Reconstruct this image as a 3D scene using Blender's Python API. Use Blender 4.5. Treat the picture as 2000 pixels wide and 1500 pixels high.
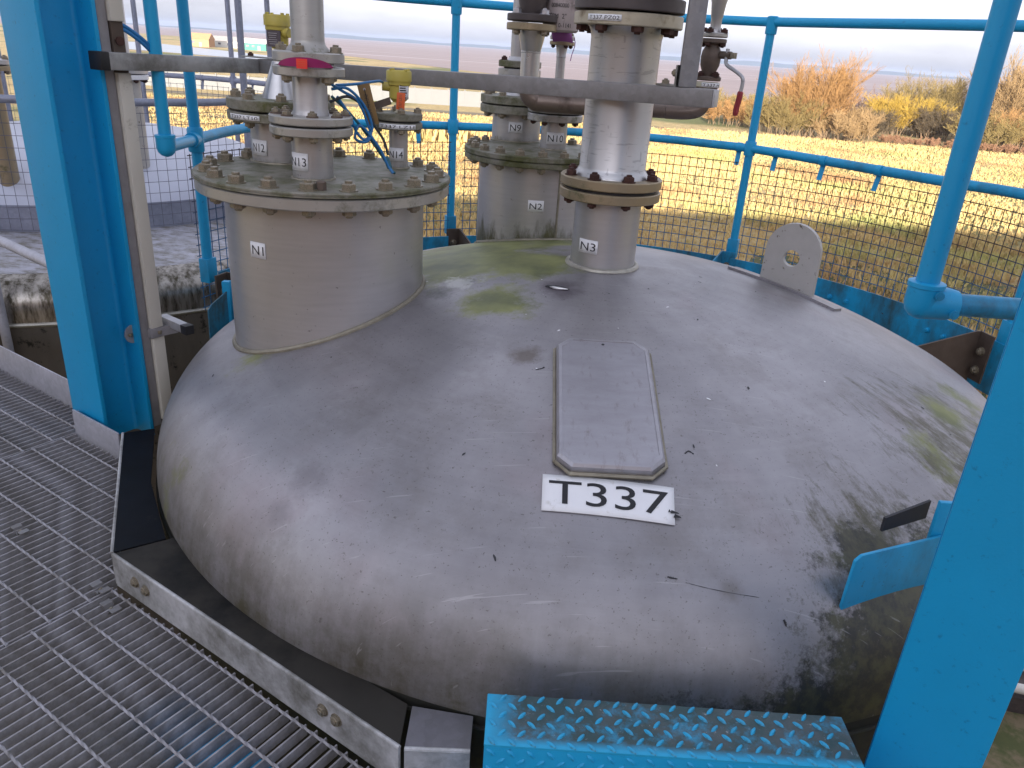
import bpy, bmesh, math, random
from math import sin, cos, pi, radians, hypot, atan2, sqrt
from mathutils import Vector, Matrix
random.seed(7)
for o in list(bpy.data.objects): bpy.data.objects.remove(o)
scene = bpy.context.scene
COL = scene.collection
# ------------------------------------------------------------------ camera, sky, sun, exposure
EYE = Vector((0, 0, 1.36)); PITCH = radians(23.5); ROLL = radians(3.8)
cam = bpy.data.cameras.new('camera'); camo = bpy.data.objects.new('camera', cam); COL.objects.link(camo)
cam.sensor_width = 36; cam.lens = 1508 / 2000 * 36; cam.clip_start = .02; cam.clip_end = 30000
fw = Vector((0, cos(PITCH), -sin(PITCH))); up = Vector((0, sin(PITCH), cos(PITCH))); rt = Vector((1, 0, 0))
cxv = cos(ROLL) * rt + sin(ROLL) * up; cyv = -sin(ROLL) * rt + cos(ROLL) * up
camo.matrix_world = Matrix(((cxv.x, cyv.x, -fw.x, 0), (cxv.y, cyv.y, -fw.y, 0), (cxv.z, cyv.z, -fw.z, EYE.z), (0, 0, 0, 1)))
scene.camera = camo
SUN_EL, SUN_AZ = radians(13), radians(190)      # azimuth clockwise from +y: the sun stands low behind the viewpoint
world = bpy.data.worlds.new('World'); scene.world = world; world.use_nodes = True
wt = world.node_tree; wt.nodes.clear()
def wn(t, **k):
    n = wt.nodes.new(t)
    for a, v in k.items(): setattr(n, a, v)
    return n
sky = wn('ShaderNodeTexSky', sky_type='NISHITA', sun_disc=False, sun_elevation=SUN_EL, sun_rotation=SUN_AZ, air_density=1.0, dust_density=1.2)
def wl(a, b): wt.links.new(a, b)
def wmath(op, a, b, clamp=False):
    n = wn('ShaderNodeMath', operation=op); n.use_clamp = clamp
    for k, v in enumerate((a, b)):
        if isinstance(v, (int, float)): n.inputs[k].default_value = v
        else: wl(v, n.inputs[k])
    return n.outputs[0]
tc = wn('ShaderNodeTexCoord'); mp = wn('ShaderNodeMapping'); mp.inputs['Scale'].default_value = (1.0, 1.0, 4.5); wl(tc.outputs['Generated'], mp.inputs['Vector'])
def wnoise(scale, det):
    n = wn('ShaderNodeTexNoise'); n.inputs['Scale'].default_value = scale; n.inputs['Detail'].default_value = det; n.inputs['Roughness'].default_value = .58; wl(mp.outputs[0], n.inputs['Vector']); return n.outputs['Fac']
n1, n2 = wnoise(3.0, 6), wnoise(6.5, 6)
# high cloud: the sky's own brightness spread through a pale lavender veil, with thicker and thinner bands
bw = wn('ShaderNodeRGBToBW'); wl(sky.outputs[0], bw.inputs[0])
rr = wn('ShaderNodeMapRange'); wl(n2, rr.inputs['Value']); rr.inputs['From Min'].default_value = .3; rr.inputs['From Max'].default_value = .7; rr.inputs['To Min'].default_value = .62; rr.inputs['To Max'].default_value = .84
veil = wn('ShaderNodeMixRGB', blend_type='MULTIPLY'); veil.inputs[0].default_value = 1; veil.inputs[2].default_value = (.93, .94, 1.06, 1); wl(wmath('MULTIPLY', bw.outputs[0], rr.outputs[0]), veil.inputs[1])
m1 = wn('ShaderNodeMixRGB'); m1.inputs[0].default_value = .97; wl(sky.outputs[0], m1.inputs[1]); wl(veil.outputs[0], m1.inputs[2])
# broken cloud overhead
sx = wn('ShaderNodeSeparateXYZ'); wl(tc.outputs['Generated'], sx.inputs[0])
el = wn('ShaderNodeMapRange'); wl(sx.outputs[2], el.inputs['Value']); el.inputs['From Min'].default_value = .10; el.inputs['From Max'].default_value = .38
cm = wn('ShaderNodeMapRange'); wl(n1, cm.inputs['Value']); cm.inputs['From Min'].default_value = .38; cm.inputs['From Max'].default_value = .62; cm.inputs['To Min'].default_value = .25
mx = wn('ShaderNodeMixRGB', blend_type='ADD'); wl(wmath('MULTIPLY', el.outputs[0], cm.outputs[0]), mx.inputs[0]); wl(m1.outputs[0], mx.inputs[1]); mx.inputs[2].default_value = (2.7, 2.85, 3.5, 1)
bg = wn('ShaderNodeBackground'); bg.inputs['Strength'].default_value = .1; ow = wn('ShaderNodeOutputWorld')
wl(mx.outputs[0], bg.inputs['Color']); wl(bg.outputs[0], ow.inputs[0])
sl = bpy.data.lights.new('sun', 'SUN'); sl.energy = 3.8; sl.angle = radians(.55); sl.color = (1, .92, .80)
so = bpy.data.objects.new('sun', sl); COL.objects.link(so)
sdir = Vector((sin(SUN_AZ) * cos(SUN_EL), cos(SUN_AZ) * cos(SUN_EL), sin(SUN_EL)))
so.rotation_euler = sdir.to_track_quat('Z', 'Y').to_euler(); so.location = sdir * 60
vs = scene.view_settings; scene.display_settings.display_device = 'sRGB'
vs.view_transform = 'Standard'; vs.look = 'None'; vs.gamma = 1; vs.use_curve_mapping = False; vs.exposure = 1.6
scene.cycles.use_denoising = True; scene.cycles.max_bounces = 6; scene.cycles.glossy_bounces = 4; scene.cycles.diffuse_bounces = 4
scene.cycles.sample_clamp_indirect = 6

# ------------------------------------------------------------------ materials
MATS = {}
class NT:
    def __init__(s, name):
        s.m = bpy.data.materials.new(name); s.m.use_nodes = True; s.t = s.m.node_tree; s.b = s.t.nodes['Principled BSDF']; s.tc = None
    def n(s, t, ins=None, **k):
        x = s.t.nodes.new(t)
        for a, v in k.items(): setattr(x, a, v)
        for a, v in (ins or {}).items(): s.set(x, a, v)
        return x
    def set(s, x, a, v):
        if hasattr(v, 'is_output') or isinstance(v, bpy.types.NodeSocket): s.t.links.new(v, x.inputs[a])
        elif isinstance(v, bpy.types.Node): s.t.links.new(v.outputs[0], x.inputs[a])
        else: x.inputs[a].default_value = v
    def co(s):
        if not s.tc: s.tc = s.n('ShaderNodeTexCoord')
        return s.tc.outputs['Object']
    def map(s, scale=(1, 1, 1), loc=(0, 0, 0), vec=None):
        return s.n('ShaderNodeMapping', {'Vector': vec or s.co(), 'Scale': scale, 'Location': loc}).outputs[0]
    def noise(s, scale, detail=4, rough=.55, vec=None, dist=0):
        return s.n('ShaderNodeTexNoise', {'Vector': vec or s.co(), 'Scale': scale, 'Detail': detail, 'Roughness': rough, 'Distortion': dist}).outputs['Fac']
    def ramp(s, f, p0, p1, c0=(0, 0, 0, 1), c1=(1, 1, 1, 1)):
        r = s.n('ShaderNodeValToRGB', {'Fac': f}); e = r.color_ramp.elements
        e[0].position = p0; e[1].position = p1; e[0].color = c0; e[1].color = c1
        return r.outputs[0]
    def mix(s, f, a, b, mode='MIX'):
        c = s.n('ShaderNodeMixRGB', blend_type=mode); s.set(c, 'Fac', f)
        for k, v in (('Color1', a), ('Color2', b)):
            s.set(c, k, (*v, 1) if isinstance(v, tuple) and len(v) == 3 else v)
        return c.outputs[0]
    def math(s, op, a, b=0., clamp=False):
        m = s.n('ShaderNodeMath', operation=op); m.use_clamp = clamp
        s.set(m, 0, a); s.set(m, 1, b); return m.outputs[0]
    def bump(s, h, strength=.2, dist=.002):
        b = s.n('ShaderNodeBump', {'Height': h, 'Strength': strength, 'Distance': dist}); s.set(s.b, 'Normal', b.outputs[0])
    def out(s, **k):
        for a, v in k.items():
            s.set(s.b, {'base': 'Base Color', 'rough': 'Roughness', 'metal': 'Metallic', 'spec': 'Specular IOR Level', 'coat': 'Coat Weight'}.get(a, a), (*v, 1) if isinstance(v, tuple) and len(v) == 3 else v)
        return s.m
    def blob(s, p, rad, vec=None):
        "1 at point p falling to 0 at rad"
        d = s.n('ShaderNodeVectorMath', {0: vec or s.co(), 1: p}, operation='DISTANCE').outputs['Value']
        mr = s.n('ShaderNodeMapRange', {'Value': d, 'From Min': 0., 'From Max': rad, 'To Min': 1., 'To Max': 0.}); return mr.outputs[0]
    def sep(s, vec=None):
        return s.n('ShaderNodeSeparateXYZ', {0: vec or s.co()}).outputs

def simple(name, col, rough=.5, metal=0., var=.15, vscale=12, bump=.0, bscale=200, dirt=None, dscale=8, dlo=.55, dhi=.75, objvar=0.):
    t = NT(name)
    f = t.noise(vscale, 5)
    c = t.mix(f, tuple(x * (1 - var) for x in col), tuple(min(1, x * (1 + var)) for x in col))
    if objvar:
        oi = t.n('ShaderNodeObjectInfo').outputs['Random']
        c = t.mix(t.math('MULTIPLY', oi, objvar), c, (.0, .0, .0))
    if dirt:
        c = t.mix(t.ramp(t.noise(dscale, 8, .65), dlo, dhi), c, dirt)
    rr = t.math('ADD', t.math('MULTIPLY', t.noise(vscale * 2.3, 4), .25), rough - .12)
    if bump: t.bump(t.noise(bscale, 3), bump, .001)
    if name.startswith('kerb_'): t.out(spec=.12)
    MATS[name] = t.out(base=c, rough=rr, metal=metal); return MATS[name]

BLUE = (.012, .345, .64)
def blue_mat(name, col=BLUE, dirt=0., chips=0., peel=.12):
    t = NT(name)
    c = t.mix(t.noise(3.5, 4), tuple(x * .86 for x in col), tuple(x * 1.12 for x in col))
    c = t.mix(t.ramp(t.noise(60, 6, .7), .60, .80), c, (.01, .10, .24))
    if dirt:
        v = t.map((3.5, 3.5, 1.6))
        c = t.mix(t.math('MULTIPLY', t.ramp(t.noise(1.6, 7, .70, v), .50 - dirt * .14, .64), dirt), c, t.mix(t.noise(9, 3), (.018, .022, .010), (.06, .058, .016)))
    if chips:
        c = t.mix(t.ramp(t.noise(42, 9, .75), .66 - chips * .05, .68), c, (.05, .035, .025))
    t.bump(t.noise(180, 3), peel, .0015)
    MATS[name] = t.out(base=c, rough=.42, spec=.45); return MATS[name]
blue_mat('blue_paint'); blue_mat('blue_paint_mossy', BLUE, .85, .3); blue_mat('blue_paint_worn', BLUE, .35, .35)
blue_mat('blue_paint_column', (.009, .335, .65), .0, .0, .22)

def galv(name, col, dirt=.0, dcol=(.05, .055, .03), rough=.45, metal=.55):
    t = NT(name)
    v = t.n('ShaderNodeTexVoronoi', {'Vector': t.co(), 'Scale': 70.}).outputs['Color']
    g = t.n('ShaderNodeRGBToBW', {0: v}).outputs[0]
    f = t.math('ADD', t.math('MULTIPLY', g, .35), t.math('MULTIPLY', t.noise(9, 7, .65), .75))
    c = t.mix(f, tuple(x * .68 for x in col), tuple(min(1, x * 1.28) for x in col))
    if dirt:
        c = t.mix(t.math('MULTIPLY', t.ramp(t.noise(5, 9, .7), .42, .68), dirt), c, dcol)
    t.bump(t.noise(160, 4), .12, .0008)
    MATS[name] = t.out(base=c, rough=t.math('ADD', t.math('MULTIPLY', f, .2), rough - .08), metal=metal); return MATS[name]
galv('galvanised', (.44, .44, .46)); galv('galvanised_dirty', (.40, .40, .40), .85, (.06, .055, .035)); galv('grating_galv', (.37, .365, .40), .85, (.10, .085, .06), .55, .15)
galv('galvanised_mid', (.33, .33, .35), .2, (.14, .13, .12))
galv('rail_galv', (.26, .25, .25), .5, (.11, .095, .08), .5, .35)
galv('galv_grey_rail', (.27, .29, .37), .2, rough=.5, metal=.3)
galv('kerb_galv', (.50, .50, .51), .9, (.075, .07, .045), .55, .2)

def steel(name, col=(.43, .42, .425), rough=.36, metal=.8, moss=0., grime=.2, streak=True):
    t = NT(name)
    v = t.map((3, 3, 40)) if streak else t.map((6, 6, 6))
    f = t.math('ADD', t.math('MULTIPLY', t.noise(2.2, 6, .6), .6), t.math('MULTIPLY', t.noise(2, 5, .6, v), .4))
    c = t.mix(f, tuple(x * .72 for x in col), tuple(min(1, x * 1.2) for x in col))
    c = t.mix(t.math('MULTIPLY', t.ramp(t.noise(70, 4, .7), .66, .72), grime), c, (.06, .05, .045))
    if moss:
        mm = t.ramp(t.noise(8, 7, .74), .60 - moss * .20, .74 - moss * .15)
        mc = t.mix(t.noise(35, 5), (.032, .034, .012), (.12, .125, .036))
        c = t.mix(mm, c, mc); t.set(t.b, 'Metallic', t.math('MULTIPLY', t.math('SUBTRACT', 1., mm), metal))
    else: t.set(t.b, 'Metallic', metal)
    t.bump(t.noise(240, 3), .06, .0006)
    MATS[name] = t.out(base=c, rough=t.math('ADD', t.math('MULTIPLY', t.noise(14, 6, .7), .3), rough - .13)); return MATS[name]
steel('steel', (.52, .51, .515), .36, .7); steel('steel_bright', (.55, .545, .55), .30, .85, 0, .3); steel('steel_mossy', (.27, .255, .215), .5, .35, .92, .7); steel('steel_light_moss', (.42, .41, .40), .4, .65, .30, .3)
steel('steel_flange', (.47, .455, .43), .38, .65, .32, .5, False); steel('bolt_steel', (.33, .285, .225), .4, .7, .6, .6, False); steel('steel_tan', (.36, .29, .19), .42, .6, .18, .7, False)
steel('pipe_pitted', (.40, .385, .36), .42, .6, .05, 1.0)
def neck_mat(name, zlo, zhi, amt):
    t = NT(name); z = t.sep()[2]
    f = t.math('ADD', t.math('MULTIPLY', t.noise(2.2, 5, .6), .6), t.math('MULTIPLY', t.noise(2, 4, .6, t.map((3, 3, 40))), .4))
    c = t.mix(f, (.33, .315, .315), (.60, .585, .585))
    c = t.mix(t.math('MULTIPLY', t.ramp(t.noise(60, 4, .75), .66, .70), .6), c, (.06, .05, .045))
    g = t.n('ShaderNodeMapRange', {'Value': z, 'From Min': zlo, 'From Max': zhi, 'To Min': 1.1, 'To Max': 0.}).outputs[0]
    mm = t.math('MULTIPLY', t.ramp(t.math('ADD', g, t.math('MULTIPLY', t.math('SUBTRACT', t.noise(7, 6, .75, t.map((2, 2, .6))), .5), 1.6)), .40, .75), amt)
    c = t.mix(mm, c, t.mix(t.noise(22, 4), (.035, .032, .014), (.12, .115, .04)))
    t.bump(t.noise(200, 3), .06, .0006)
    MATS[name] = t.out(base=c, metal=t.math('MULTIPLY', t.math('SUBTRACT', 1., mm), .6), rough=t.math('ADD', t.math('MULTIPLY', t.noise(12, 5), .22), .24))
neck_mat('neck_n1', .2, .58, .2); neck_mat('neck_n2', .52, .80, .95); neck_mat('neck_small', .94, 1.02, .6)
simple('rust_bolt', (.075, .030, .022), .7, .2, .5, 60, .5, 220, objvar=.4)
simple('rust_flange', (.14, .105, .085), .6, .3, .5, 22, .3, 160, (.07, .03, .02), 10)
simple('cream_paint', (.62, .58, .44), .5, 0, .12, 20, dirt=(.18, .13, .08), dscale=16)
simple('dark_casting', (.085, .07, .068), .55, .3, .4, 14, .4, 140)
simple('valve_casting', (.42, .36, .35), .6, .1, .2, 20, .4, 160, (.12, .09, .08), 18)
simple('brown_pipe', (.20, .155, .13), .42, .6, .35, 8, .1, 120, (.06, .04, .03), 12)
simple('black_cap', (.012, .012, .014), .5, 0, .3, 20)
simple('kerb_dark', (.005, .006, .009), .55, .0, .6, 5, .15, 120, (.055, .05, .034), 6, .56, .74)
simple('kerb_brown', (.035, .032, .028), .55, .0, .5, 6, .15, 120, (.012, .012, .012), 4, .46, .62)
simple('white_label', (.78, .78, .80), .4, 0, .05, 20, dirt=(.45, .43, .38), dscale=30, dlo=.6, dhi=.8)
simple('black_ink', (.012, .012, .016), .5)
simple('yellow_paint', (.50, .41, .075), .48, 0, .18, 14, .1, 120, (.33, .29, .13), 10)
simple('info_plate', (.10, .085, .10), .4, .2, .5, 30)
simple('tag_brown', (.25, .15, .055), .6, 0, .25, 25)
simple('tag_orange', (.72, .13, .035), .5, 0, .12, 20); simple('tag_red', (.85, .05, .035), .5, 0, .12, 20)
simple('tag_purple', (.33, .10, .36), .5, 0, .2, 18); simple('strap_pink', (.28, .006, .10), .5, 0, .15, 20)
simple('cable_blue', (.02, .17, .42), .4, 0, .15, 20); simple('cable_teal', (.018, .11, .15), .45); simple('cable_dark', (.03, .035, .04), .5)
simple('trunking_white', (.60, .57, .50), .45, 0, .07, 6, dirt=(.25, .22, .16), dscale=14, dlo=.62, dhi=.74)
simple('strut_grey', (.28, .27, .28), .6, .2, .25, 25)
simple('bracket_brown', (.10, .075, .06), .55, .3, .5, 14, .2, 160)
simple('red_grip', (.30, .03, .04), .5, 0, .15, 20)
simple('lug_paint', (.46, .445, .425), .5, .3, .12, 20, .1, 160, (.16, .13, .10), 45, .62, .68)
simple('weld', (.40, .38, .33), .45, .6, .35, 60, .5, 180)
simple('weld_moss', (.27, .245, .19), .5, .45, .45, 40, .5, 180)
simple('shell_black', (.022, .021, .016), .7, .1, .6, 5, .2, 90, (.05, .05, .02), 8)
simple('seam_dark', (.03, .03, .035), .6)
simple('building_cladding', (.50, .36, .27), .6, 0, .15, 2)
simple('fence_concrete', (.21, .21, .205), .85, 0, .12, .6)
simple('shed_white', (.62, .60, .55), .7); simple('shed_orange', (.45, .25, .12), .8); simple('shed_green', (.06, .25, .18), .7); simple('shed_roof', (.30, .28, .27), .8)
simple('far_shore', (.10, .13, .16), .95, 0, .3, .003)
simple('wet_pan', (.42, .45, .50), .35, 0, .05, .02)
simple('track', (.20, .16, .10), .95, 0, .3, .35)
simple('bark', (.22, .15, .09), .9, 0, .3, 2)
for nm, c in (('twig_orange', (.33, .18, .065)), ('twig_brown', (.17, .10, .065)), ('twig_yellow', (.40, .26, .04)), ('twig_olive', (.235, .17, .06)), ('twig_dark', (.10, .072, .04)), ('twig_pale', (.33, .215, .10)), ('twig_rust', (.27, .145, .08))):
    simple(nm, c, .9, 0, .25, .6)
simple('wire_brown', (.09, .055, .05), .6, .2, .3, 5); 

def nmix_wire():
    t = NT('mesh_wire'); z = t.sep()[2]
    f = t.ramp(t.math('ADD', z, t.math('MULTIPLY', t.noise(5, 5), .35)), .62, .92)  # blue low, brown high: contrast against the sunlit field painted into the wire
    c = t.mix(f, (.010, .13, .30), (.05, .036, .04)); MATS['mesh_wire'] = t.out(base=c, rough=.55)
nmix_wire()

CX, CY, ZT, TR = .2817, 2.6186, .1005, 1.470
CL, KR = 2.94, .115 * 2.94
_h = sqrt((CL - KR) ** 2 - (TR - KR) ** 2); _th = atan2(TR - KR, _h)
def dome_profile(n1=28, n2=20):
    p = [(CL * sin(_th * i / n1), ZT - _h + CL * cos(_th * i / n1)) for i in range(n1 + 1)]
    p += [(TR - KR + KR * sin(_th + (pi / 2 - _th) * i / n2), ZT + KR * cos(_th + (pi / 2 - _th) * i / n2)) for i in range(1, n2 + 1)]
    return p
def zdome(x, y):
    r = hypot(x - CX, y - CY)
    if r <= CL * sin(_th): return ZT - _h + sqrt(CL * CL - r * r)
    q = min(r - (TR - KR), KR); return ZT + sqrt(max(KR * KR - q * q, 0))
def ndome(x, y):
    e = 1e-3; return Vector((-(zdome(x + e, y) - zdome(x - e, y)) / (2 * e), -(zdome(x, y + e) - zdome(x, y - e)) / (2 * e), 1)).normalized()

def dome_mat():
    t = NT('tank_dome'); P = t.co()
    pc = t.n('ShaderNodeVectorMath', {0: P, 1: (CX, CY, 0)}, operation='SUBTRACT').outputs[0]
    x, y, z = t.sep(pc)
    ang = t.math('ARCTAN2', y, x); rad = t.math('SQRT', t.math('ADD', t.math('MULTIPLY', x, x), t.math('MULTIPLY', y, y)))
    pol = t.n('ShaderNodeCombineXYZ', {0: t.math('MULTIPLY', ang, 9.), 1: t.math('MULTIPLY', rad, 1.1), 2: 0.}).outputs[0]
    polf = t.n('ShaderNodeCombineXYZ', {0: t.math('MULTIPLY', ang, 1.5), 1: t.math('MULTIPLY', rad, 60.), 2: 0.}).outputs[0]
    f = t.math('ADD', t.math('MULTIPLY', t.noise(2.0, 6, .62), .82), t.math('MULTIPLY', t.noise(1.1, 4, .6, pol), .18))
    c = t.mix(t.ramp(f, .27, .73), (.19, .18, .19), (.44, .425, .45))
    c = t.mix(t.math('MULTIPLY', t.ramp(t.noise(4.2, 7, .72, t.map((1, 1, 1), (5, 2, 8))), .50, .66), .38), c, (.16, .142, .128))
    c = t.mix(t.math('MULTIPLY', t.ramp(t.noise(3.1, 3, .5, t.map((1, 1, 1), (1, 7, 3))), .58, .72), .22), c, (.36, .25, .27))
    # brushed patches and wiped areas
    c = t.mix(t.math('MULTIPLY', t.ramp(t.noise(2.6, 3, .4, t.map((1, 1, 1), (3.1, 1.7, .4))), .55, .60), .22), c, (.24, .235, .26))
    c = t.mix(t.math('MULTIPLY', t.noise(1.0, 6, .7, polf), .16), c, (.70, .68, .69))
    # low grime: runs down the knuckle
    low = t.n('ShaderNodeMapRange', {'Value': z, 'From Min': .13, 'From Max': .37, 'To Min': 1., 'To Max': 0.}).outputs[0]
    runs = t.math('MULTIPLY', low, t.ramp(t.math('ADD', t.math('MULTIPLY', t.noise(1.6, 5, .7, pol), .35), t.math('MULTIPLY', t.noise(6.5, 7, .74), .65)), .31, .57), True)
    c = t.mix(t.math('MULTIPLY', runs, .95), c, t.mix(t.noise(4, 3), (.045, .036, .022), (.075, .068, .030)))
    # mouldy side by the right column; shade there and behind the tread painted in
    mould_shade = t.math('MULTIPLY', t.blob((1.02, 1.26, .16), .58), 1.5)
    mould_shade = t.math('MAXIMUM', mould_shade, t.math('MULTIPLY', t.blob((.40, 1.08, .08), .26), .9)); mould_shade = t.math('MAXIMUM', mould_shade, t.math('MULTIPLY', t.blob((.66, 1.14, .12), .28), 1.1))
    mould_shade = t.math('MAXIMUM', mould_shade, t.math('MULTIPLY', t.blob((.80, 1.42, .40), .16), 1.1))
    mk = t.ramp(t.math('ADD', mould_shade, t.math('MULTIPLY', t.math('SUBTRACT', t.noise(16, 6, .78), .5), 1.7)), .40, .66)
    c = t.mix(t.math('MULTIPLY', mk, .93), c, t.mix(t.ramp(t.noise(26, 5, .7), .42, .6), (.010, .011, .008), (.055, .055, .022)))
    # speckle
    sp = t.math('MAXIMUM', t.ramp(t.noise(130, 3, .7), .635, .68), t.ramp(t.noise(36, 6, .8), .635, .69))
    c = t.mix(t.math('MULTIPLY', sp, .55), c, (.075, .062, .05))
    # weathered streaks down the right-hand side
    pols = t.n('ShaderNodeCombineXYZ', {0: t.math('MULTIPLY', ang, 15.), 1: t.math('MULTIPLY', rad, 5.), 2: 0.}).outputs[0]
    sb = t.math('MAXIMUM', t.math('MULTIPLY', t.blob((1.28, 1.85, .40), .70), 1.15), t.math('MULTIPLY', t.blob((.85, 1.45, .42), .45), .95))
    sm = t.ramp(t.math('ADD', t.math('MULTIPLY', sb, .75), t.math('MULTIPLY', t.math('SUBTRACT', t.noise(1.6, 8, .78, pols), .5), 1.9)), .44, .78)
    c = t.mix(t.math('MULTIPLY', sm, .85), c, t.mix(t.noise(5, 4), (.062, .058, .025), (.13, .118, .075)))
    # fine scratches
    sc = t.ramp(t.noise(1., 2, .5, t.map((5, 190, 20), (0, 0, 0))), .70, .73)
    c = t.mix(t.math('MULTIPLY', sc, .16), c, (.75, .74, .74))
    # green algae where water lies among the nozzles and beside the right rail
    al = None
    for p, r, k in (((-.22, 2.72, .66), .44, 1.4), ((.03, 2.60, .69), .27, 1.4), ((-.06, 2.25, .66), .22, 1.05), ((-.15, 2.98, .62), .46, 1.35), ((.1, 3.05, .64), .30, 1.2), ((-.62, 2.43, .55), .40, .85), ((-.78, 2.12, .5), .22, .62), ((1.25, 2.03, .47), .16, .75), ((1.10, 1.80, .46), .20, .6), ((1.38, 2.2, .42), .22, .7), ((-.95, 1.8, .2), .30, .5)):
        b = t.math('MULTIPLY', t.blob(p, r), k); al = b if al is None else t.math('MAXIMUM', al, b)
    am = t.ramp(t.math('ADD', al, t.math('MULTIPLY', t.math('SUBTRACT', t.noise(9, 6, .74), .5), 1.5)), .36, .70)
    ac = t.mix(t.ramp(t.noise(6, 6), .35, .65), (.085, .10, .018), (.25, .265, .075))
    c = t.mix(t.math('MULTIPLY', am, .93), c, ac)
    dn = t.noise(12, 6, .72)
    # damp dark patches and a purple tinge under the gouge
    for p, r, k, col in (((.13, 2.33, .68), .13, .85, (.13, .105, .13)), ((-.47, 1.57, .41), .11, .7, (.20, .18, .19)), ((-.52, 1.50, .35), .07, .6, (.20, .19, .20)), ((.03, 1.93, .61), .08, .8, (.12, .09, .06)), ((-.25, 2.36, .62), .10, .9, (.05, .055, .05)), ((-.16, 2.43, .65), .05, 1., (.04, .045, .05)), ((.47, 1.30, .36), .05, .5, (.12, .10, .07))):
        m = t.ramp(t.math('ADD', t.math('MULTIPLY', t.blob(p, r), 1.2), t.math('MULTIPLY', t.math('SUBTRACT', dn, .5), 1.7)), .42, .95)
        c = t.mix(t.math('MULTIPLY', m, k * .75), c, col)
    # bird-lime pale smears
    m = t.ramp(t.math('ADD', t.blob((-.2, 2.42, .64), .17), t.math('MULTIPLY', t.math('SUBTRACT', dn, .5), 1.9)), .62, .80)
    c = t.mix(t.math('MULTIPLY', m, .6), c, (.60, .60, .58))
    dull = t.math('MAXIMUM', t.math('MAXIMUM', am, mk), runs)
    t.bump(t.math('ADD', t.math('MULTIPLY', t.noise(30, 6, .7), .6), t.math('MULTIPLY', t.noise(260, 3), .25)), .10, .0016)
    MATS['tank_dome'] = t.out(base=c, metal=t.math('MULTIPLY', t.math('SUBTRACT', 1., dull, True), .78), rough=t.math('ADD', t.math('MULTIPLY', t.noise(7, 5, .7), .24), .36))
dome_mat()

def neighbour_mats():
    t = NT('neighbour_dome')
    c = t.mix(t.noise(3, 5), (.42, .44, .52), (.58, .60, .70))
    MATS['neighbour_dome'] = t.out(base=c, rough=.35, metal=.25)
    t = NT('neighbour_frost')
    c = t.mix(t.noise(5, 6), (.32, .32, .36), (.54, .54, .62)); c = t.mix(t.math('MULTIPLY', t.ramp(t.noise(11, 7, .75, t.map((1, 2.2, 1))), .42, .60), .85), c, t.mix(t.noise(9, 4), (.10, .10, .09), (.22, .19, .12)))
    MATS['neighbour_frost'] = t.out(base=c, rough=.5, metal=.1)
    t = NT('neighbour_shell')
    c = t.mix(t.noise(2.5, 8, .65, t.map((3, 3, .8))), (.05, .045, .04), (.19, .165, .14))
    c = t.mix(t.ramp(t.noise(14, 9, .75), .56, .64), c, (.018, .018, .016))
    MATS['neighbour_shell'] = t.out(base=c, rough=.75)
    t = NT('neighbour_band')
    z = t.sep()[2]
    c = t.mix(t.ramp(t.noise(4, 9, .7, t.map((6, 6, 1.2))), .42, .62), (.42, .39, .35), (.07, .06, .04))
    MATS['neighbour_band'] = t.out(base=c, rough=.3, metal=.75)
neighbour_mats()

def grass_mats():
    t = NT('field')
    n1 = t.noise(.05, 8, .65); n2 = t.noise(.9, 6, .7)
    c = t.mix(t.ramp(n2, .3, .7), (.34, .24, .10), (.60, .46, .22))
    c = t.mix(t.ramp(t.noise(.035, 4, .5), .52, .62), c, (.155, .165, .05))
    c = t.mix(t.math('MULTIPLY', t.ramp(n1, .56, .66), .55), c, (.23, .135, .07))
    t.bump(t.noise(2.2, 8, .75), .8, .35)
    MATS['field'] = t.out(base=c, rough=.95)
    t = NT('straw')
    c = t.mix(t.noise(.9, 5, .65), (.38, .255, .095), (.74, .56, .25)); c = t.mix(t.ramp(t.noise(.09, 5, .6, t.map((1, 1, 1), (9, 4, 0))), .5, .64), c, (.36, .205, .09))
    c = t.mix(t.ramp(t.noise(.055, 5, .6), .53, .66), c, (.36, .36, .12))
    MATS['straw'] = t.out(base=c, rough=.9)
    t = NT('green_grass')
    c = t.mix(t.noise(1.3, 6, .7), (.035, .05, .012), (.12, .12, .045)); c = t.mix(t.ramp(t.noise(.7, 6, .7), .5, .6), c, (.17, .13, .075))
    MATS['green_grass'] = t.out(base=c, rough=.95)
    t = NT('estuary')
    v = t.map((.0025, .02, 1))
    c = t.mix(t.ramp(t.noise(1., 6, .6, v), .35, .65), (.27, .19, .17), (.34, .245, .22))
    c = t.mix(t.ramp(t.noise(1., 3, .5, t.map((.0012, .035, 1), (40, 3, 0))), .60, .64), c, (.52, .46, .45))
    t.bump(t.noise(.8, 5, .7, t.map((.5, 1.5, 1))), .25, .4)
    MATS['estuary'] = t.out(base=c, rough=.45, spec=.25)
grass_mats()

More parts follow.
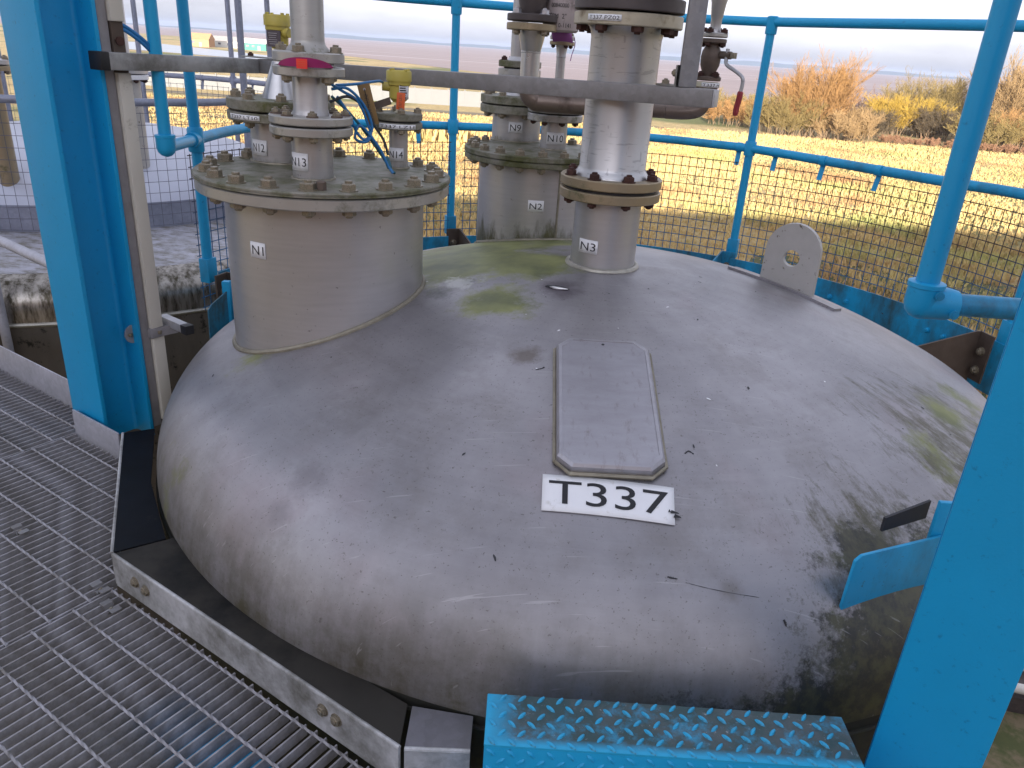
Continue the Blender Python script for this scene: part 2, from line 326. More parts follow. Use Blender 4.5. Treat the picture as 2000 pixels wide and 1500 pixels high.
# ------------------------------------------------------------------ mesh helpers
class MB:
    def __init__(s): s.v = []; s.f = []
    def add(s, vs, fs):
        o = len(s.v); s.v += [tuple(p) for p in vs]; s.f += [tuple(i + o for i in f) for f in fs]; return s
    def box(s, c, size, rz=0., M=None):
        hx, hy, hz = size[0] / 2, size[1] / 2, size[2] / 2
        m = M or (Matrix.Translation(c) @ Matrix.Rotation(rz, 4, 'Z'))
        vs = [m @ Vector((a * hx, b * hy, d * hz)) for d in (-1, 1) for a, b in ((-1, -1), (1, -1), (1, 1), (-1, 1))]
        return s.add(vs, [(3, 2, 1, 0), (4, 5, 6, 7), (0, 1, 5, 4), (1, 2, 6, 5), (2, 3, 7, 6), (3, 0, 4, 7)])
    def prism(s, pts, z0, z1):
        "plan polygon (counter-clockwise), extruded"
        n = len(pts)
        return s.add([(x, y, z0) for x, y in pts] + [(x, y, z1) for x, y in pts],
                     [tuple(range(n))[::-1], tuple(range(n, 2 * n))] + [(i, (i + 1) % n, (i + 1) % n + n, i + n) for i in range(n)])
    def plate(s, pts, th):
        "flat 3D polygon given thickness along its normal"
        P = [Vector(p) for p in pts]; nrm = Vector((0, 0, 0))
        for i in range(len(P)): nrm += P[i].cross(P[(i + 1) % len(P)])
        nrm.normalize(); n = len(P)
        return s.add([p - nrm * th / 2 for p in P] + [p + nrm * th / 2 for p in P],
                     [tuple(range(n))[::-1], tuple(range(n, 2 * n))] + [(i, (i + 1) % n, (i + 1) % n + n, i + n) for i in range(n)])
    def lathe(s, x, y, prof, n=48, caps=True):
        "profile (r, z) listed from bottom to top, outside surface"
        vs, fs, k = [], [], len(prof)
        for r, z in prof: vs += [(x + r * cos(2 * pi * i / n), y + r * sin(2 * pi * i / n), z) for i in range(n)]
        for j in range(k - 1): fs += [(j * n + i, j * n + (i + 1) % n, (j + 1) * n + (i + 1) % n, (j + 1) * n + i) for i in range(n)]
        if caps: fs += [tuple(range(n))[::-1], tuple(range((k - 1) * n, k * n))]
        return s.add(vs, fs)
    def disc(s, x, y, r, z0, z1, n=48, ch=.002):
        return s.lathe(x, y, [(r - ch, z0), (r, z0 + ch), (r, z1 - ch), (r - ch, z1)], n)
    def tube(s, pts, r, n=12, caps=True, closed=False):
        P = [Vector(p) for p in pts]; m = len(P); R = r if isinstance(r, (list, tuple)) else [r] * m
        vs = []; prev = None
        for i, p in enumerate(P):
            if closed: d = (P[(i + 1) % m] - P[i - 1])
            else: d = P[min(i + 1, m - 1)] - P[max(i - 1, 0)]
            d.normalize()
            if prev is None: u = d.cross(Vector((0, 0, 1)) if abs(d.z) < .9 else Vector((1, 0, 0))).normalized()
            else: u = (prev - d * prev.dot(d)).normalized()
            prev = u; w = d.cross(u)
            vs += [p + (u * cos(2 * pi * k / n) + w * sin(2 * pi * k / n)) * R[i] for k in range(n)]
        fs = []
        for i in range(m if closed else m - 1):
            j = (i + 1) % m
            fs += [(i * n + k, i * n + (k + 1) % n, j * n + (k + 1) % n, j * n + k) for k in range(n)]
        if caps and not closed: fs += [tuple(range(n))[::-1], tuple(range((m - 1) * n, m * n))]
        return s.add(vs, fs)
    def sweep_box(s, a, b, w, h, upv=(0, 0, 1)):
        "rectangular bar from a to b, w across, h along up"
        a, b = Vector(a), Vector(b); d = (b - a).normalized(); u = Vector(upv); side = d.cross(u).normalized(); u = side.cross(d)
        vs = []
        for p in (a, b): vs += [p + side * i * w / 2 + u * j * h / 2 for i, j in ((-1, -1), (1, -1), (1, 1), (-1, 1))]
        return s.add(vs, [(3, 2, 1, 0), (4, 5, 6, 7), (0, 1, 5, 4), (1, 2, 6, 5), (2, 3, 7, 6), (3, 0, 4, 7)])
    def mesh(s, name, mat, smooth=True, bevel=0., ang=35, segs=2):
        me = bpy.data.meshes.new(name); me.from_pydata(s.v, [], s.f)
        bm = bmesh.new(); bm.from_mesh(me); bmesh.ops.recalc_face_normals(bm, faces=bm.faces)
        if bevel:
            ed = [e for e in bm.edges if len(e.link_faces) == 2 and e.calc_face_angle(0) > radians(30)]
            bmesh.ops.bevel(bm, geom=ed, offset=bevel, segments=segs, affect='EDGES', profile=.6)
        bm.to_mesh(me); bm.free()
        if smooth: me.shade_smooth(); me.set_sharp_from_angle(angle=radians(ang))
        me.materials.append(MATS[mat]); return me

def inv(parent):
    "a top-level Empty carries a location, its parts are written in world coordinates"
    return Matrix.Translation(-parent.location) if parent is not None and parent.type == 'EMPTY' else Matrix.Identity(4)
def link(name, me, parent=None, M=None):
    o = bpy.data.objects.new(name, me); COL.objects.link(o)
    if parent is not None: o.parent = parent; o.matrix_parent_inverse = inv(parent)
    if M is not None: o.matrix_basis = M
    return o
def part(name, mb, mat, parent, **k):
    return link(name, mb.mesh(name, mat, **k), parent)
def tag(o, label=None, cat=None, group=None, kind=None):
    for a, v in (('label', label), ('category', cat), ('group', group), ('kind', kind)):
        if v: o[a] = v
    return o
def thing(name, label, cat, loc=(0, 0, 0), group=None):
    o = bpy.data.objects.new(name, None); COL.objects.link(o); o.location = loc; o.empty_display_size = .1
    return tag(o, label, cat, group)
def lone(name, mb, mat, label, cat, group=None, **k):
    return tag(link(name, mb.mesh(name, mat, **k)), label, cat, group)
def struct(name, mb, mat, **k):
    return tag(link(name, mb.mesh(name, mat, **k)), kind='structure')

_shared = {}
def nut_mesh(mat, up=True):
    "hexagon nut with washer and stud end, unit across-corners radius 1"
    key = ('nut', mat, up)
    if key not in _shared:
        m = MB(); s = 1 if up else -1
        m.lathe(0, 0, [(1.25, 0), (1.25, .14)], 16) if up else None
        z0 = .14 if up else 0
        hx = [(cos(pi / 3 * i), sin(pi / 3 * i)) for i in range(6)]
        vs = [(x, y, s * z0) for x, y in hx] + [(x, y, s * (z0 + .72)) for x, y in hx] + [(x * .84, y * .84, s * (z0 + .86)) for x, y in hx]
        m.add(vs, [tuple(range(6))] + [(i, (i + 1) % 6, (i + 1) % 6 + 6, i + 6) for i in range(6)] + [(i + 6, (i + 1) % 6 + 6, (i + 1) % 6 + 12, i + 12) for i in range(6)] + [tuple(range(12, 18))])
        if up: m.lathe(0, 0, [(.52, .9), (.52, 1.26), (.44, 1.34)], 10)
        else: m.lathe(0, 0, [(.44, -1.15), (.5, -1.08), (.5, -.8)], 10)
        _shared[key] = m.mesh('nut', mat, ang=30)
    return _shared[key]
def bolt_ring(parent, x, y, R, z, n, size, mat, up=True, a0=0., skip=(), jit=.0, name=None):
    for i in range(n):
        if i in skip: continue
        a = a0 + 2 * pi * i / n
        s = size * (1 + random.uniform(-.06, .06))
        M = Matrix.Translation((x + R * cos(a), y + R * sin(a), z)) @ Matrix.Rotation(random.uniform(0, pi), 4, 'Z') @ Matrix.Diagonal((s, s, s, 1))
        link(name or ('nut' if up else 'bolt_head'), nut_mesh(mat, up), parent, M)

def text_tris(txt, bold=0.):
    "filled lettering as flat triangles in a 0..1 box (aspect returned)"
    cu = bpy.data.curves.new('t', 'FONT'); cu.body = txt; cu.offset = bold; cu.resolution_u = 4
    ob = bpy.data.objects.new('t', cu); COL.objects.link(ob); dg = bpy.context.evaluated_depsgraph_get(); dg.update()
    me = bpy.data.meshes.new_from_object(ob.evaluated_get(dg))
    vs = [(v.co.x, v.co.y) for v in me.vertices]; fs = [tuple(p.vertices) for p in me.polygons]
    bpy.data.objects.remove(ob); bpy.data.curves.remove(cu); bpy.data.meshes.remove(me)
    x0 = min(v[0] for v in vs); x1 = max(v[0] for v in vs); y0 = min(v[1] for v in vs); y1 = max(v[1] for v in vs)
    return [((a - x0) / (x1 - x0), (b - y0) / (y1 - y0)) for a, b in vs], fs, (x1 - x0) / (y1 - y0)
def lettering(parent, txt, fn, box, mat='black_ink', bold=.0, name='lettering'):
    "fn(u, v) maps the label's 0..1 square to space; box is the lettering's place in it"
    vs, fs, _ = text_tris(txt, bold); u0, v0, u1, v1 = box
    m = MB(); m.add([fn(u0 + a * (u1 - u0), v0 + b * (v1 - v0)) for a, b in vs], fs)
    me = bpy.data.meshes.new(name); me.from_pydata(m.v, [], m.f); me.materials.append(MATS[mat])
    return link(name, me, parent)
def patch(parent, name, fn, mat, nu=8, nv=3, label=None, rounded=True):
    "thin curved sheet following fn, with clipped corners"
    m = MB(); g = []
    for j in range(nv + 1):
        for i in range(nu + 1):
            m.v.append(tuple(fn(i / nu, j / nv)))
    m.f = [(j * (nu + 1) + i, j * (nu + 1) + i + 1, (j + 1) * (nu + 1) + i + 1, (j + 1) * (nu + 1) + i) for j in range(nv) for i in range(nu)]
    me = bpy.data.meshes.new(name); me.from_pydata(m.v, [], m.f); me.shade_smooth(); me.materials.append(MATS[mat])
    o = link(name, me, parent)
    sol = o.modifiers.new('thick', 'SOLIDIFY'); sol.thickness = .0012; sol.offset = 0
    return tag(o, label)
def cyl_fn(x, y, r, a0, a1, z0, z1, off):
    return lambda u, v: (x + (r + off) * cos(radians(a0 + (a1 - a0) * u)), y + (r + off) * sin(radians(a0 + (a1 - a0) * u)), z0 + (z1 - z0) * v)
def cyl_label(parent, name, x, y, r, a0, a1, z0, z1, txt, box=(.12, .24, .88, .76), label=None):
    o = patch(parent, name, cyl_fn(x, y, r, a0, a1, z0, z1, .0015), 'white_label', 10, 2, label)
    lettering(o, txt, cyl_fn(x, y, r, a0, a1, z0, z1, .0028), box)
    return o

AX, BX = Vector((.84, -.5424, 0)), Vector((.5424, .84, 0))     # the walkway's two directions in plan
def ST(s, t, z=0.): return AX * s + BX * t + Vector((0, 0, z))
RZ_A = atan2(-.5424, .84)
def arc3(c, r, a0, a1, z, n):
    return [(c[0] + r * cos(a0 + (a1 - a0) * i / n), c[1] + r * sin(a0 + (a1 - a0) * i / n), z) for i in range(n + 1)]
def bez(pts, n=10):
    "Catmull-Rom through points"
    P = [Vector(p) for p in pts]; P = [P[0] * 2 - P[1]] + P + [P[-1] * 2 - P[-2]]; out = []
    for i in range(1, len(P) - 2):
        for k in range(n):
            t = k / n
            out.append(.5 * ((2 * P[i]) + (P[i + 1] - P[i - 1]) * t + (2 * P[i - 1] - 5 * P[i] + 4 * P[i + 1] - P[i + 2]) * t * t + (3 * P[i] - P[i - 1] - 3 * P[i + 1] + P[i + 2]) * t ** 3))
    out.append(P[-2]); return out

# ------------------------------------------------------------------ the setting: ground, water, far shore
GZ = -9.
def field():
    m = MB(); n = 90; xs = [-900 + 1800 * i / n for i in range(n + 1)]
    m.add([(-9000, -3000, GZ), (9000, -3000, GZ), (9000, 9000, GZ), (-9000, 9000, GZ)], [(0, 1, 2, 3)])
    return struct('ground', m, 'field', smooth=False)
field()
shore = [(-9000, 1500), (-1200, 1100), (-459, 929), (-331, 842), (-191, 596), (-99, 472), (-19, 344), (11, 303), (41, 250), (57, 226), (91, 221), (120, 205), (400, 150), (9000, 100), (9000, 8900), (-9000, 8900)]
m = MB(); m.add([(x, y, GZ + .06) for x, y in shore], [tuple(range(len(shore)))[::-1]]); struct('estuary_water', m, 'estuary', smooth=False)
m = MB(); m.add([(x, y, GZ + .07) for x, y in ((-172, 347), (-103, 322), (-75, 345), (-126, 391), (-223, 490), (-260, 470))], [tuple(range(6))]); struct('shallow_pond', m, 'wet_pan', smooth=False)
def hills():
    m = MB(); random.seed(3); n = 240
    xs = [-5200 + 10400 * i / n for i in range(n + 1)]
    top = []; h = 20
    for i, x in enumerate(xs):
        h = 12 + 6 * sin(x * .0011 + 1.2) + 4 * sin(x * .0043) + 2.5 * sin(x * .017 + .4) + random.uniform(-1.5, 1.5) + (9 * math.exp(-((x - 1250) / 330) ** 2))
        top.append(max(h, 5))
    vs = []
    for x, h in zip(xs, top):
        y = 4300 + .05 * x - abs(x) * .08
        vs += [(x, y, GZ), (x, y + 60, GZ + h * .8), (x, y + 260, GZ + h), (x, y + 900, GZ)]
    fs = [(i * 4 + k, (i + 1) * 4 + k, (i + 1) * 4 + k + 1, i * 4 + k + 1) for i in range(n) for k in range(3)]
    m.add(vs, fs); struct('far_shore_hills', m, 'far_shore')
hills()
for k, (pts) in enumerate((((-70, 136), (-30, 132), (0, 131), (22, 128), (22, 132), (0, 135.5), (-30, 137), (-70, 141)), ((-70, 104), (-20, 101), (12, 97), (12, 99.5), (-20, 104.5), (-70, 108)))):
    m = MB(); m.add([(x, y, GZ + .05) for x, y in pts], [tuple(range(len(pts)))]); struct('dirt_track', m, 'track', smooth=False)
m = MB(); m.add([(5, 4, GZ + .05), (30, 4, GZ + .05), (34, 40, GZ + .05), (14, 46, GZ + .05), (4, 20, GZ + .05)], [(0, 1, 2, 3, 4)]); struct('green_turf', m, 'green_grass', smooth=False)

def straw():
    random.seed(11); m = MB(); V = m.v; Fc = m.f
    def tuft(x, y, s):
        for k in range(3):
            a = random.uniform(0, 2 * pi); w = s * random.uniform(.12, .3); h = s * random.uniform(.55, 1.1); lx, ly = random.uniform(-.35, .35) * s, random.uniform(-.35, .35) * s
            ox, oy = x + random.uniform(-.3, .3) * s, y + random.uniform(-.3, .3) * s
            b = len(V); V.append((ox - w * cos(a), oy - w * sin(a), GZ)); V.append((ox + w * cos(a), oy + w * sin(a), GZ)); V.append((ox + lx, oy + ly, GZ + h)); Fc.append((b, b + 1, b + 2))
    for i in range(85000):
        y = 24 + (random.random() ** .75) * 106; x = random.uniform(-.50, .95) * y + random.uniform(-4, 4)
        d = sin(x * .21 + y * .05) * sin(y * .17 - x * .04) + sin(x * .07) * .5
        if random.random() < .45 + .45 * d or True: tuft(x, y, random.uniform(.18, .46) * (1.25 if d > .3 else .8))
    for i in range(160):                     # taller reeds by the far track
        x, y = random.gauss(-9, 2.6), random.gauss(96, 2.5); tuft(x, y, random.uniform(1.2, 2.2)); tuft(x + .3, y, random.uniform(1., 2.))
    me = bpy.data.meshes.new('dry_grass'); me.from_pydata(V, [], Fc); me.materials.append(MATS['straw'])
    tag(link('dry_grass', me), 'rough straw coloured dry grass covering the field', 'grass', kind='stuff')
straw()

# ------------------------------------------------------------------ plant building behind the viewpoint (its shade lies over tank and near field)
def plant_building():
    b = thing('plant_building', 'tall pale clad plant building behind the viewpoint', 'building', (0, -35, GZ))
    TOPZ = 12.4
    m = MB(); m.box((0, -45, (GZ + TOPZ) / 2), (150, 20, TOPZ - GZ)); part('wall', m, 'building_cladding', b, smooth=False)
    m = MB(); m.box((0, -45, TOPZ + .15), (151, 21, .25)); part('roof', m, 'shed_roof', b, smooth=False)
plant_building()

# ------------------------------------------------------------------ far things: fence, sheds, trees
def fence():
    f = thing('panel_fence', 'long pale concrete panel fence across the far field', 'fence', (-30, 150, GZ))
    me = None; x0, x1, w = -78, 12, 3.0; n = int((x1 - x0) / w)
    m = MB(); m.box((0, 0, 1.32), (w - .22, .12, 2.62)); pm = m.mesh('panel', 'fence_concrete', smooth=False)
    m = MB(); m.box((0, 0, 1.42), (.22, .24, 2.84)); qm = m.mesh('post', 'fence_concrete', smooth=False)
    for i in range(n + 1):
        x = x0 + w * i; y = 150 + .02 * x + 1.2 * sin(x * .05)
        link('post', qm, f, Matrix.Translation((x, y, GZ)))
        if i < n: link('panel', pm, f, Matrix.Translation((x + w / 2, y + .02, GZ)) @ Matrix.Rotation(.02 + .06 * cos(x * .05), 4, 'Z'))
fence()
def shed(x, y, w, d, h, wall, roof, name, label, pitch=.35):
    t = thing(name, label, 'building', (x, y, GZ))
    m = MB(); m.box((x, y, GZ + h / 2), (w, d, h)); part('wall', m, wall, t, smooth=False)
    m = MB(); rh = d * pitch
    m.add([(x - w / 2 - .3, y - d / 2 - .3, GZ + h), (x + w / 2 + .3, y - d / 2 - .3, GZ + h), (x + w / 2 + .3, y + d / 2 + .3, GZ + h), (x - w / 2 - .3, y + d / 2 + .3, GZ + h), (x - w / 2 - .3, y, GZ + h + rh), (x + w / 2 + .3, y, GZ + h + rh)],
          [(0, 1, 5, 4), (2, 3, 4, 5), (3, 0, 4), (1, 2, 5), (3, 2, 1, 0)]); part('roof', m, roof, t, smooth=False)
    m = MB(); m.box((x + w * .2, y - d / 2 - .06, GZ + 1.2), (1.6, .1, 2.4)); part('door', m, 'shed_roof', t, smooth=False)
    for k in (-.3, -.05):
        m = MB(); m.box((x + w * k, y - d / 2 - .06, GZ + h * .6), (1.6, .1, 1.1)); part('window', m, 'info_plate', t, smooth=False)
shed(-193, 480, 16, 9, 4.0, 'shed_orange', 'shed_orange', 'farm_shed', 'small orange brick shed on the far shore, leftmost of three')
shed(-180, 500, 22, 8, 3.4, 'shed_white', 'shed_roof', 'farm_shed', 'low white shed on the far shore between orange and green sheds')
shed(-158, 476, 13, 7, 3.6, 'shed_green', 'shed_white', 'farm_shed', 'small green shed on the far shore, rightmost of three')

def bush(x, y, h, w, mat, label, seed, stems=16, lean=.0, spread=1., dens=1., name='bare_tree'):
    random.seed(seed); t = thing(name, label, 'tree', (x, y, GZ), 'bare trees and thickets along the shore')
    V, Fc, AV = [], [], []
    def shift(av):
        out, o = [], 0
        for a, b in av: out += [tuple(i + o for i in f) for f in b]; o += len(a)
        return out
    def seg(a, b, r0, r1, V, Fc):
        d = (b - a); 
        if d.length < 1e-4: return
        d.normalize(); u = d.orthogonal().normalized(); w_ = d.cross(u); o = len(V)
        for p, r in ((a, r0), (b, r1)):
            for k in range(3):
                q = p + (u * cos(k * 2.094) + w_ * sin(k * 2.094)) * r; V.append((q.x, q.y, q.z))
        for k in range(3): Fc.append((o + k, o + (k + 1) % 3, o + 3 + (k + 1) % 3, o + 3 + k))
    def grow(p, d, ln, r, lev, TV=None, TF=None):
        n = 3; q = p
        for i in range(n):
            d2 = (d + Vector((random.gauss(0, .16), random.gauss(0, .16), random.gauss(.06, .1)))).normalized()
            q2 = q + d2 * ln / n; r2 = max(r * (1 - .22), .020)
            seg(q, q2, r, r2, TV if lev == 0 else V, TF if lev == 0 else Fc)
            q, d, r = q2, d2, r2
            if lev < 3:
                for _ in range(random.choice((2, 3)) if lev < 2 else random.choice((2, 2, 3))):
                    if random.random() > dens: continue
                    dd = (d + Vector((random.gauss(0, .55), random.gauss(0, .55), random.gauss(.15, .3))) * spread).normalized()
                    grow(q, dd, ln * random.uniform(.42, .66), r * .62, lev + 1)
    for i in range(stems):
        a = random.uniform(0, 2 * pi); rr = sqrt(random.random()) * w * .30
        TV, TF = [], []
        p = Vector((x + rr * cos(a), y + rr * sin(a), GZ)); out = random.uniform(.1, .45) * spread
        d = Vector((cos(a) * out + lean, sin(a) * out, 1)).normalized()
        grow(p, d, h * random.uniform(.32, .52), .05 + h * .004, 0, TV, TF)
        AV.append((TV, TF))
    if stems > 24: AV = [(sum((a for a, b in AV), []), shift(AV))]
    for TV, TF in AV:
        me = bpy.data.meshes.new('trunk'); me.from_pydata(TV, [], TF); me.materials.append(MATS['bark']); o = link('trunk' if stems <= 24 else 'stems', me, t)
        if stems > 24: o['kind'] = 'stuff'
    me = bpy.data.meshes.new('crown'); me.from_pydata(V, [], Fc); me.materials.append(MATS[mat]); link('crown', me, t)
BUSH = [
 (45.5, 132.5, 9.6, 9, 'twig_orange', 'tall orange bare tree standing highest behind the second rail post', 40, .62, .95),
 (41, 133.8, 5.0, 12, 'twig_olive', 'wide olive thicket at the left foot of the tall orange tree', 44, 1.0, .95),
 (39.8, 160, 4.4, 12, 'twig_olive', 'low olive thicket at the left end of the trees beside the lever', 36, 1.1, .95),
 (36, 147, 3.8, 10, 'twig_orange', 'low brown thicket behind the second rail post', 34, 1.1, .95),
 (49.6, 129, 4.4, 11, 'twig_pale', 'low orange brown scrub right of the tall orange tree', 44, 1.2, .95),
 (57, 138, 4.0, 8, 'twig_dark', 'dark brown thorn scrub in the gap between orange and yellow bushes', 40, 1.3, .95),
 (63, 160, 6.0, 8, 'twig_brown', 'purplish brown bare tree before the water, left of a pair', 15, 1.3, .8),
 (71, 165, 6.0, 8, 'twig_brown', 'purplish brown bare tree before the water, right of a pair', 15, 1.3, .8),
 (68, 150, 5.6, 11, 'twig_yellow', 'bright yellow willow bush among brown scrub', 46, 1.1, .95),
 (77, 160, 8.2, 15, 'twig_olive', 'rounded olive bare tree behind the yellow willow', 46, 1.1, .95),
 (72.5, 144, 4.8, 9, 'twig_dark', 'dark tangled scrub right of the yellow willow', 40, 1.3, .95),
 (80.5, 144, 11.0, 6, 'twig_pale', 'slim pale poplar just right of the sloping blue pole', 22, .40, .95),
 (86.5, 145, 11.4, 6, 'twig_pale', 'slim pale poplar at the right edge of the picture', 22, .42, .95),
 (74, 132, 4.4, 10, 'twig_olive', 'olive scrub under the pale poplars, left part', 40, 1.2, .9),
 (81, 134, 5.0, 10, 'twig_orange', 'reddish scrub under the pale poplars, right part', 40, 1.2, .9)]
for i, (x, y, h, w, mt, lb, st_, spd, dn) in enumerate(BUSH): bush(x, y, h * 1.38, w * 1.45, mt, lb, 40 + i, st_, 0, spd, dn)
def low_scrub():
    for i, (x, y) in enumerate(((59.4, 130.5), (65.8, 128.5), (73.3, 126))):
        bush(x, y, 1.5, 10, 'twig_rust', ('reddish low bramble in front of the yellow willow', 'reddish low bramble in front of the dark tangled scrub', 'reddish low bramble in front of the pale poplars')[i], 80 + i, 40, 0, 1.5, .9, 'bramble_bush')
low_scrub()
def ground_pipes():
    for k, (dx, lb) in enumerate(((0, 'white painted ground pipe beyond the right column, nearer the tank'), (.55, 'white painted ground pipe beyond the right column, farther out'))):
        m = MB(); m.tube([(6.5 + dx, 11.2 + dx, GZ + .5), (22 + dx, 8.2 + dx, GZ + .5)], .09, 12); lone('ground_pipe', m, 'shed_white', lb, 'pipe', 'white ground pipes')
    m = MB(); m.box((14, 10.4, GZ + .2), (16, 1.5, .36), -.19); lone('pipe_plinth', m, 'dark_casting', 'dark plinth under the white ground pipes', 'plinth', smooth=False)
ground_pipes()

# ------------------------------------------------------------------ storage tank T337
NZ = {'N1': (-.618, 2.431, .302), 'N2': (.0456, 3.40, .2465), 'N3': (CX, CY, .1100), 'N9': (-.058, 3.675, .109), 'N10': (.106, 3.413, .055),
      'N12': (-.792, 2.590, .100), 'N13': (-.617, 2.288, .0575), 'N14': (-.419, 2.596, .0300)}
tank = thing('storage_tank', 'stainless steel domed storage tank numbered T337 with flanged nozzles', 'tank', (CX, CY, 0))
m = MB(); m.lathe(CX, CY, [(r, z) for r, z in reversed(dome_profile())], 160, caps=False); m.v = m.v
dome = part('dome', m, 'tank_dome', tank, ang=60)
m = MB(); m.lathe(CX, CY, [(TR - .001, -6), (TR - .001, ZT + .002)], 120, caps=False); part('shell', m, 'shell_black', tank)
m = MB(); m.tube(arc3((CX, CY), TR + .002, 0, 2 * pi * 119 / 120, ZT - .03, 119), .005, 6, closed=True); part('weld_seam', m, 'shell_black', dome)

def weld_ring(parent, x, y, r, w, mat='weld', flat=None):
    pts = []
    for i in range(64):
        a = 2 * pi * i / 64; px, py = x + (r + w * .4) * cos(a), y + (r + w * .4) * sin(a)
        pts.append((px, py, (zdome(px, py) if flat is None else flat) + w * .15 + random.uniform(-.001, .001)))
    m = MB(); m.tube(pts, w, 8, closed=True); part('weld_bead', m, mat, parent)
def flange(parent, x, y, r, z0, z1, mat, name='flange', n=64, bore=None):
    m = MB(); m.disc(x, y, r, z0, z1, n, min(.003, (z1 - z0) / 4)); return part(name, m, mat, parent)

# N1: manway neck, flange and bolted cover
x, y, r = NZ['N1']
neck = part('manway_neck', MB().lathe(x, y, [(r, .25), (r, .94)], 96), 'neck_n1', tank)
weld_ring(neck, x, y, r, .009, 'weld_moss')
flange(neck, x, y, .380, .926, .9585, 'steel_flange', n=96)
bolt_ring(neck, x, y, .343, .9258, 20, .0205, 'bolt_steel', False, .11)
cov = part('cover_plate', MB().lathe(x, y, [(.376, .9605), (.3845, .963), (.3845, .9665), (.383, .9675), (.3845, .969), (.3845, .9735), (.381, .977)], 96), 'steel_mossy', tank)
part('gasket', MB().disc(x, y, .372, .957, .962, 72, .001), 'seam_dark', cov)
bolt_ring(cov, x, y, .343, .977, 20, .0215, 'bolt_steel', True, .11)
part('drain_plug', MB().lathe(x + .07, y - .325, [(.014, .976), (.014, .998), (.011, 1.001)], 6), 'rust_flange', cov)
cyl_label(tank, 'nozzle_label', x, y, r, -121.3, -110.8, .762, .808, 'N1', (.14, .22, .9, .78))

# branches on the cover
def branch(key, z0, zf, frs, mats, weld='weld_moss', nb=8, bs=.014, bm='bolt_steel', fr=.115):
    x, y, r = NZ[key]
    nk = part('nozzle_neck', MB().lathe(x, y, [(r, z0 - .02), (r, zf[0] + .002)], 48), mats[0], tank)
    weld_ring(nk, x, y, r, .005, weld, z0)
    flange(nk, x, y, fr, zf[0], zf[1] - .0025, mats[1])
    part('gasket', MB().disc(x, y, fr * .86, zf[1] - .003, zf[1] + .003, 40, .0005), 'seam_dark', nk)
    bolt_ring(nk, x, y, fr * .82, zf[0], nb, bs, bm, False, .3)
    return nk
branch('N12', .977, (1.103, 1.133), None, ('neck_small', 'steel_mossy'), nb=8, bs=.0165, fr=.166)
branch('N13', .977, (1.100, 1.1265), None, ('neck_small', 'steel_flange'), nb=8, bs=.0145, fr=.1155)
branch('N14', .977, (1.100, 1.1235), None, ('neck_small', 'steel_mossy'), nb=4, bs=.012, fr=.0765)
cyl_label(tank, 'nozzle_label', *NZ['N12'], -141, -103, 1.000, 1.047, 'N12')
cyl_label(tank, 'nozzle_label', *NZ['N13'], -150, -88, 1.003, 1.052, 'N13', (.06, .26, .92, .74))
cyl_label(tank, 'nozzle_label', *NZ['N14'], -150, -50, 1.001, 1.042, 'N14', (.1, .24, .95, .76))
cyl_label(tank, 'tag_strip', NZ['N12'][0], NZ['N12'][1], .166, -138, -96, 1.110, 1.125, 'T337 LT10', (.08, .2, .95, .8))
cyl_label(tank, 'tag_strip', NZ['N14'][0], NZ['N14'][1], .0765, -131, -38, 1.1045, 1.1185, 'T337 LZ11', (.05, .2, .95, .8))

# N2 with its cover and branches N9, N10
x, y, r = NZ['N2']
n2 = part('manway_neck', MB().lathe(x, y, [(r, .35), (r, .945)], 80), 'neck_n2', tank)
weld_ring(n2, x, y, r, .008, 'weld_moss')
part('neck_seam', MB().tube([(x + (r + .001) * cos(radians(-68)), y + (r + .001) * sin(radians(-68)), z) for z in (.5, .94)], .005, 6), 'weld_moss', n2)
flange(n2, x, y, .311, .931, .9525, 'steel_mossy', n=80)
bolt_ring(n2, x, y, .280, .931, 20, .019, 'bolt_steel', False, .05)
c2 = part('cover_plate', MB().disc(x, y, .313, .9545, .976, 80, .003), 'steel_mossy', tank)
part('gasket', MB().disc(x, y, .300, .951, .956, 60, .001), 'seam_dark', c2)
bolt_ring(c2, x, y, .280, .976, 20, .0195, 'bolt_steel', True, .05)
branch('N9', .976, (1.093, 1.129), None, ('neck_small', 'steel_mossy'), nb=8, bs=.017, fr=.166)
branch('N10', .976, (1.090, 1.121), None, ('neck_small', 'steel_light_moss'), nb=8, bs=.013, bm='rust_bolt', fr=.1155)
cyl_label(tank, 'nozzle_label', *NZ['N2'], -96.7, -82, .755, .801, 'N2', (.1, .24, .9, .76))
cyl_label(tank, 'nozzle_label', *NZ['N9'], -107, -75, 1.015, 1.061, 'N9', (.12, .2, .9, .78))
cyl_label(tank, 'nozzle_label', *NZ['N10'], -122, -44, 1.000, 1.048, 'N10', (.08, .22, .95, .78))
flange(tank, NZ['N10'][0], NZ['N10'][1], .1155, 1.124, 1.155, 'steel_light_moss', 'blind_flange')
flange(tank, NZ['N9'][0], NZ['N9'][1], .166, 1.132, 1.166, 'steel_mossy', 'blind_flange')
b9 = part('gasket', MB().disc(NZ['N9'][0], NZ['N9'][1], .15, 1.127, 1.134, 40, .001), 'seam_dark', tank)
bolt_ring(b9, NZ['N9'][0], NZ['N9'][1], .138, 1.166, 8, .017, 'bolt_steel', True, .3)

# N3 on the axis
x, y, r = NZ['N3']
n3 = part('nozzle_neck', MB().lathe(x, y, [(r, .6), (r, .925)], 64), 'steel', tank)
weld_ring(n3, x, y, r + .003, .010, 'weld')
flange(n3, x, y, .166, .923, .9535, 'steel_tan')
part('gasket', MB().disc(x, y, .150, .952, .964, 48, .001), 'seam_dark', n3)
bolt_ring(n3, x, y, .141, .923, 8, .0165, 'rust_bolt', False, .30)
cyl_label(tank, 'nozzle_label', x, y, r, -142.6, -106, .751, .796, 'N3', (.12, .2, .9, .8))

